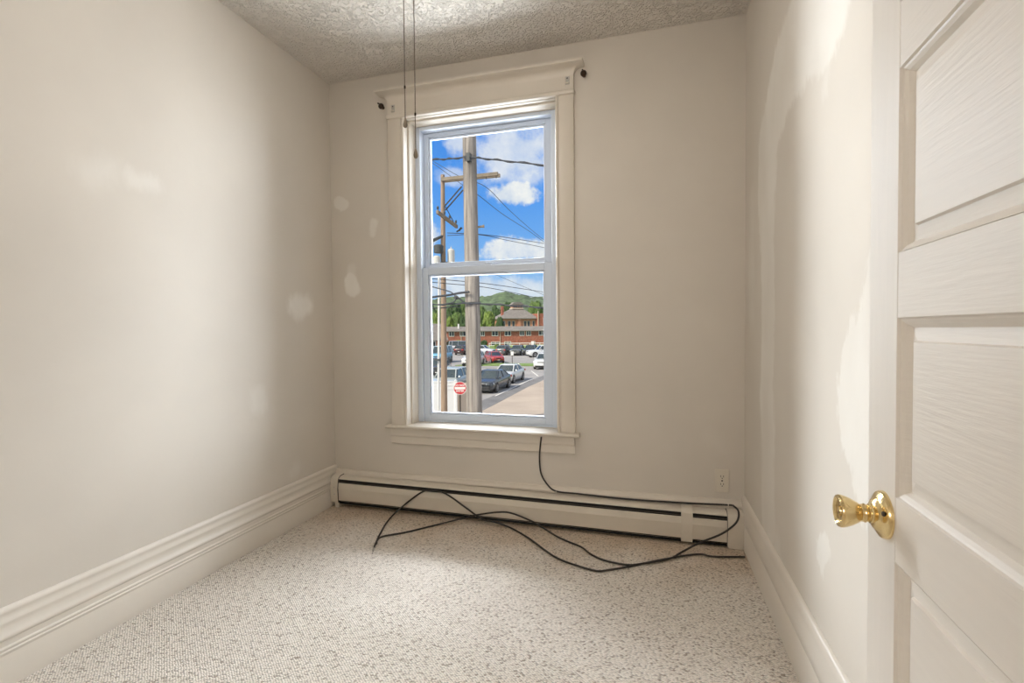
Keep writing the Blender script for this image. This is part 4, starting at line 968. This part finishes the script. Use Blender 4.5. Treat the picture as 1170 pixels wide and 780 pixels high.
# cloud banks: azimuth, elevation, half widths, softness, strength
for a0, e0, wa, we, soft, stg in ((-.262, .345, .085, .055, 1.1, .80), (-.272, .268, .050, .022, .55, 1.0), (-.262, .160, .078, .022, .55, 1.0), (-.24, .315, .05, .03, .9, .6),
        (-.33, .085, .22, .022, .9, .75), (-.437, .190, .020, .022, .6, 1.0), (-.385, .372, .022, .030, .8, .75), (-.395, .300, .028, .014, .9, .5), (-.27, .075, .08, .014, .8, .7),
        (-.75, .26, .16, .07, .7, 1), (-.62, .10, .10, .03, .7, .9), (.05, .22, .16, .07, .7, 1), (.4, .40, .25, .12, .8, 1), (-.05, .42, .12, .05, .8, .9)):
    sx = N(nt, 'ShaderNodeVectorMath', operation='SUBTRACT'); L(cb_.outputs[0], sx.inputs[0]); sx.inputs[1].default_value = (a0, e0, 0)
    dv = N(nt, 'ShaderNodeVectorMath', operation='DIVIDE'); L(sx.outputs[0], dv.inputs[0]); dv.inputs[1].default_value = (wa, we, 1)
    ln = N(nt, 'ShaderNodeVectorMath', operation='LENGTH'); L(dv.outputs[0], ln.inputs[0])
    wob = N(nt, 'ShaderNodeMath', operation='MULTIPLY_ADD'); L(nz.outputs['Fac'], wob.inputs[0]); wob.inputs[1].default_value = -2.4; L(ln.outputs['Value'], wob.inputs[2])
    mr = N(nt, 'ShaderNodeMapRange', interpolation_type='SMOOTHSTEP'); mr.inputs[1].default_value = -.2+soft*.5; mr.inputs[2].default_value = -.2-soft*.5; mr.inputs[3].default_value = 0; mr.inputs[4].default_value = stg
    L(wob.outputs[0], mr.inputs[0])
    if last is None: last = mr.outputs[0]
    else:
        mx = N(nt, 'ShaderNodeMath', operation='MAXIMUM'); L(last, mx.inputs[0]); L(mr.outputs[0], mx.inputs[1]); last = mx.outputs[0]
n5 = N(nt, 'ShaderNodeTexNoise'); n5.inputs['Scale'].default_value = 2.6; n5.inputs['Detail'].default_value = 7; L(tc.outputs['Generated'], n5.inputs['Vector'])
cov = N(nt, 'ShaderNodeMapRange', interpolation_type='SMOOTHSTEP'); cov.inputs[1].default_value = .36; cov.inputs[2].default_value = .52; L(n5.outputs['Fac'], cov.inputs[0])
da = N(nt, 'ShaderNodeMath', operation='SUBTRACT'); L(az.outputs[0], da.inputs[0]); da.inputs[1].default_value = -.3
ab = N(nt, 'ShaderNodeMath', operation='ABSOLUTE'); L(da.outputs[0], ab.inputs[0])
mel = N(nt, 'ShaderNodeMath', operation='MAXIMUM'); L(ab.outputs[0], mel.inputs[0]); L(el.outputs[0], mel.inputs[1])
far_ = N(nt, 'ShaderNodeMapRange', interpolation_type='SMOOTHSTEP'); far_.inputs[1].default_value = .42; far_.inputs[2].default_value = .75; L(mel.outputs[0], far_.inputs[0])
fm = N(nt, 'ShaderNodeMath', operation='MULTIPLY'); L(cov.outputs[0], fm.inputs[0]); L(far_.outputs[0], fm.inputs[1])
fmx = N(nt, 'ShaderNodeMath', operation='MAXIMUM'); L(fm.outputs[0], fmx.inputs[0]); L(last, fmx.inputs[1]); last = fmx.outputs[0]
cc = N(nt, 'ShaderNodeValToRGB'); cc.color_ramp.elements[0].position = .35; cc.color_ramp.elements[0].color = srgb(214, 224, 240); cc.color_ramp.elements[1].position = .65; cc.color_ramp.elements[1].color = srgb(250, 249, 248)
L(nz.outputs['Fac'], cc.inputs[0])
mx = N(nt, 'ShaderNodeMix', data_type='RGBA'); L(last, mx.inputs[0]); L(grad.outputs[0], mx.inputs[6]); L(cc.outputs[0], mx.inputs[7])
L(mx.outputs[2], bg.inputs[0]); bg.inputs[1].default_value = 1.0

# ------------------------------------------------------------------ lights
def light(name, ty, loc, energy, col=(1, 1, 1), target=None, **kw):
    l = bpy.data.lights.new(name, ty); l.energy = energy; l.color = col
    for k, v in kw.items(): setattr(l, k, v)
    o = bpy.data.objects.new(name, l); COL.objects.link(o); o.location = loc
    if target is not None: o.rotation_euler = (Vector(target)-Vector(loc)).to_track_quat('-Z', 'Y').to_euler()
    return o
light('sun', 'SUN', (-32, -34, 50), 5.8, (1, .90, .77), target=(0, 8, 0), angle=.01)
wc = (-.985, YD+.1, 1.45)
DAY = (.93, .98, 1.05)
light('daylight_fill_right', 'AREA', (.98, 4.6, 1.8), 192, DAY, target=wc, shape='RECTANGLE', size=3.0, size_y=2.6, spread=math.radians(120))  # area lamp added outside the window, out of view, brightens the left wall
light('daylight_fill_left', 'AREA', (-3.9, 5.8, 2.3), 310, DAY, target=wc, shape='RECTANGLE', size=1.3, size_y=3.0, spread=math.radians(120))  # added lamp beyond the glass, unseen, lifts the door and right wall
light('daylight_fill_far_left', 'AREA', (-3.66, 4.23, 2.1), 340, DAY, target=wc, shape='RECTANGLE', size=1.2, size_y=3.0, spread=math.radians(120))  # extra unseen lamp farther round, added for the right wall
light('daylight_fill_above', 'AREA', (-.985, 6.5, 5.6), 800, DAY, target=wc, shape='RECTANGLE', size=5.0, size_y=2.6, spread=math.radians(120))  # lamp added high outside, hidden from the camera, brightens the floor
light('low_fill', 'AREA', (-1.2, 7.6, -1.9), 230, DAY, target=(-1.0, YD, 1.6), shape='RECTANGLE', size=6.0, size_y=1.8, spread=math.radians(90))  # lamp added low outside in place of street bounce, lights the ceiling
light('hall_fill', 'POINT', (-.9, -1.6, 1.75), 36, (1, .95, .89), shadow_soft_size=.35)  # unseen lamp added behind the camera as soft fill

SC.view_settings.view_transform = 'Standard'; SC.view_settings.look = 'None'
SC.view_settings.gamma = 1; SC.view_settings.use_curve_mapping = False; SC.view_settings.exposure = 0.0
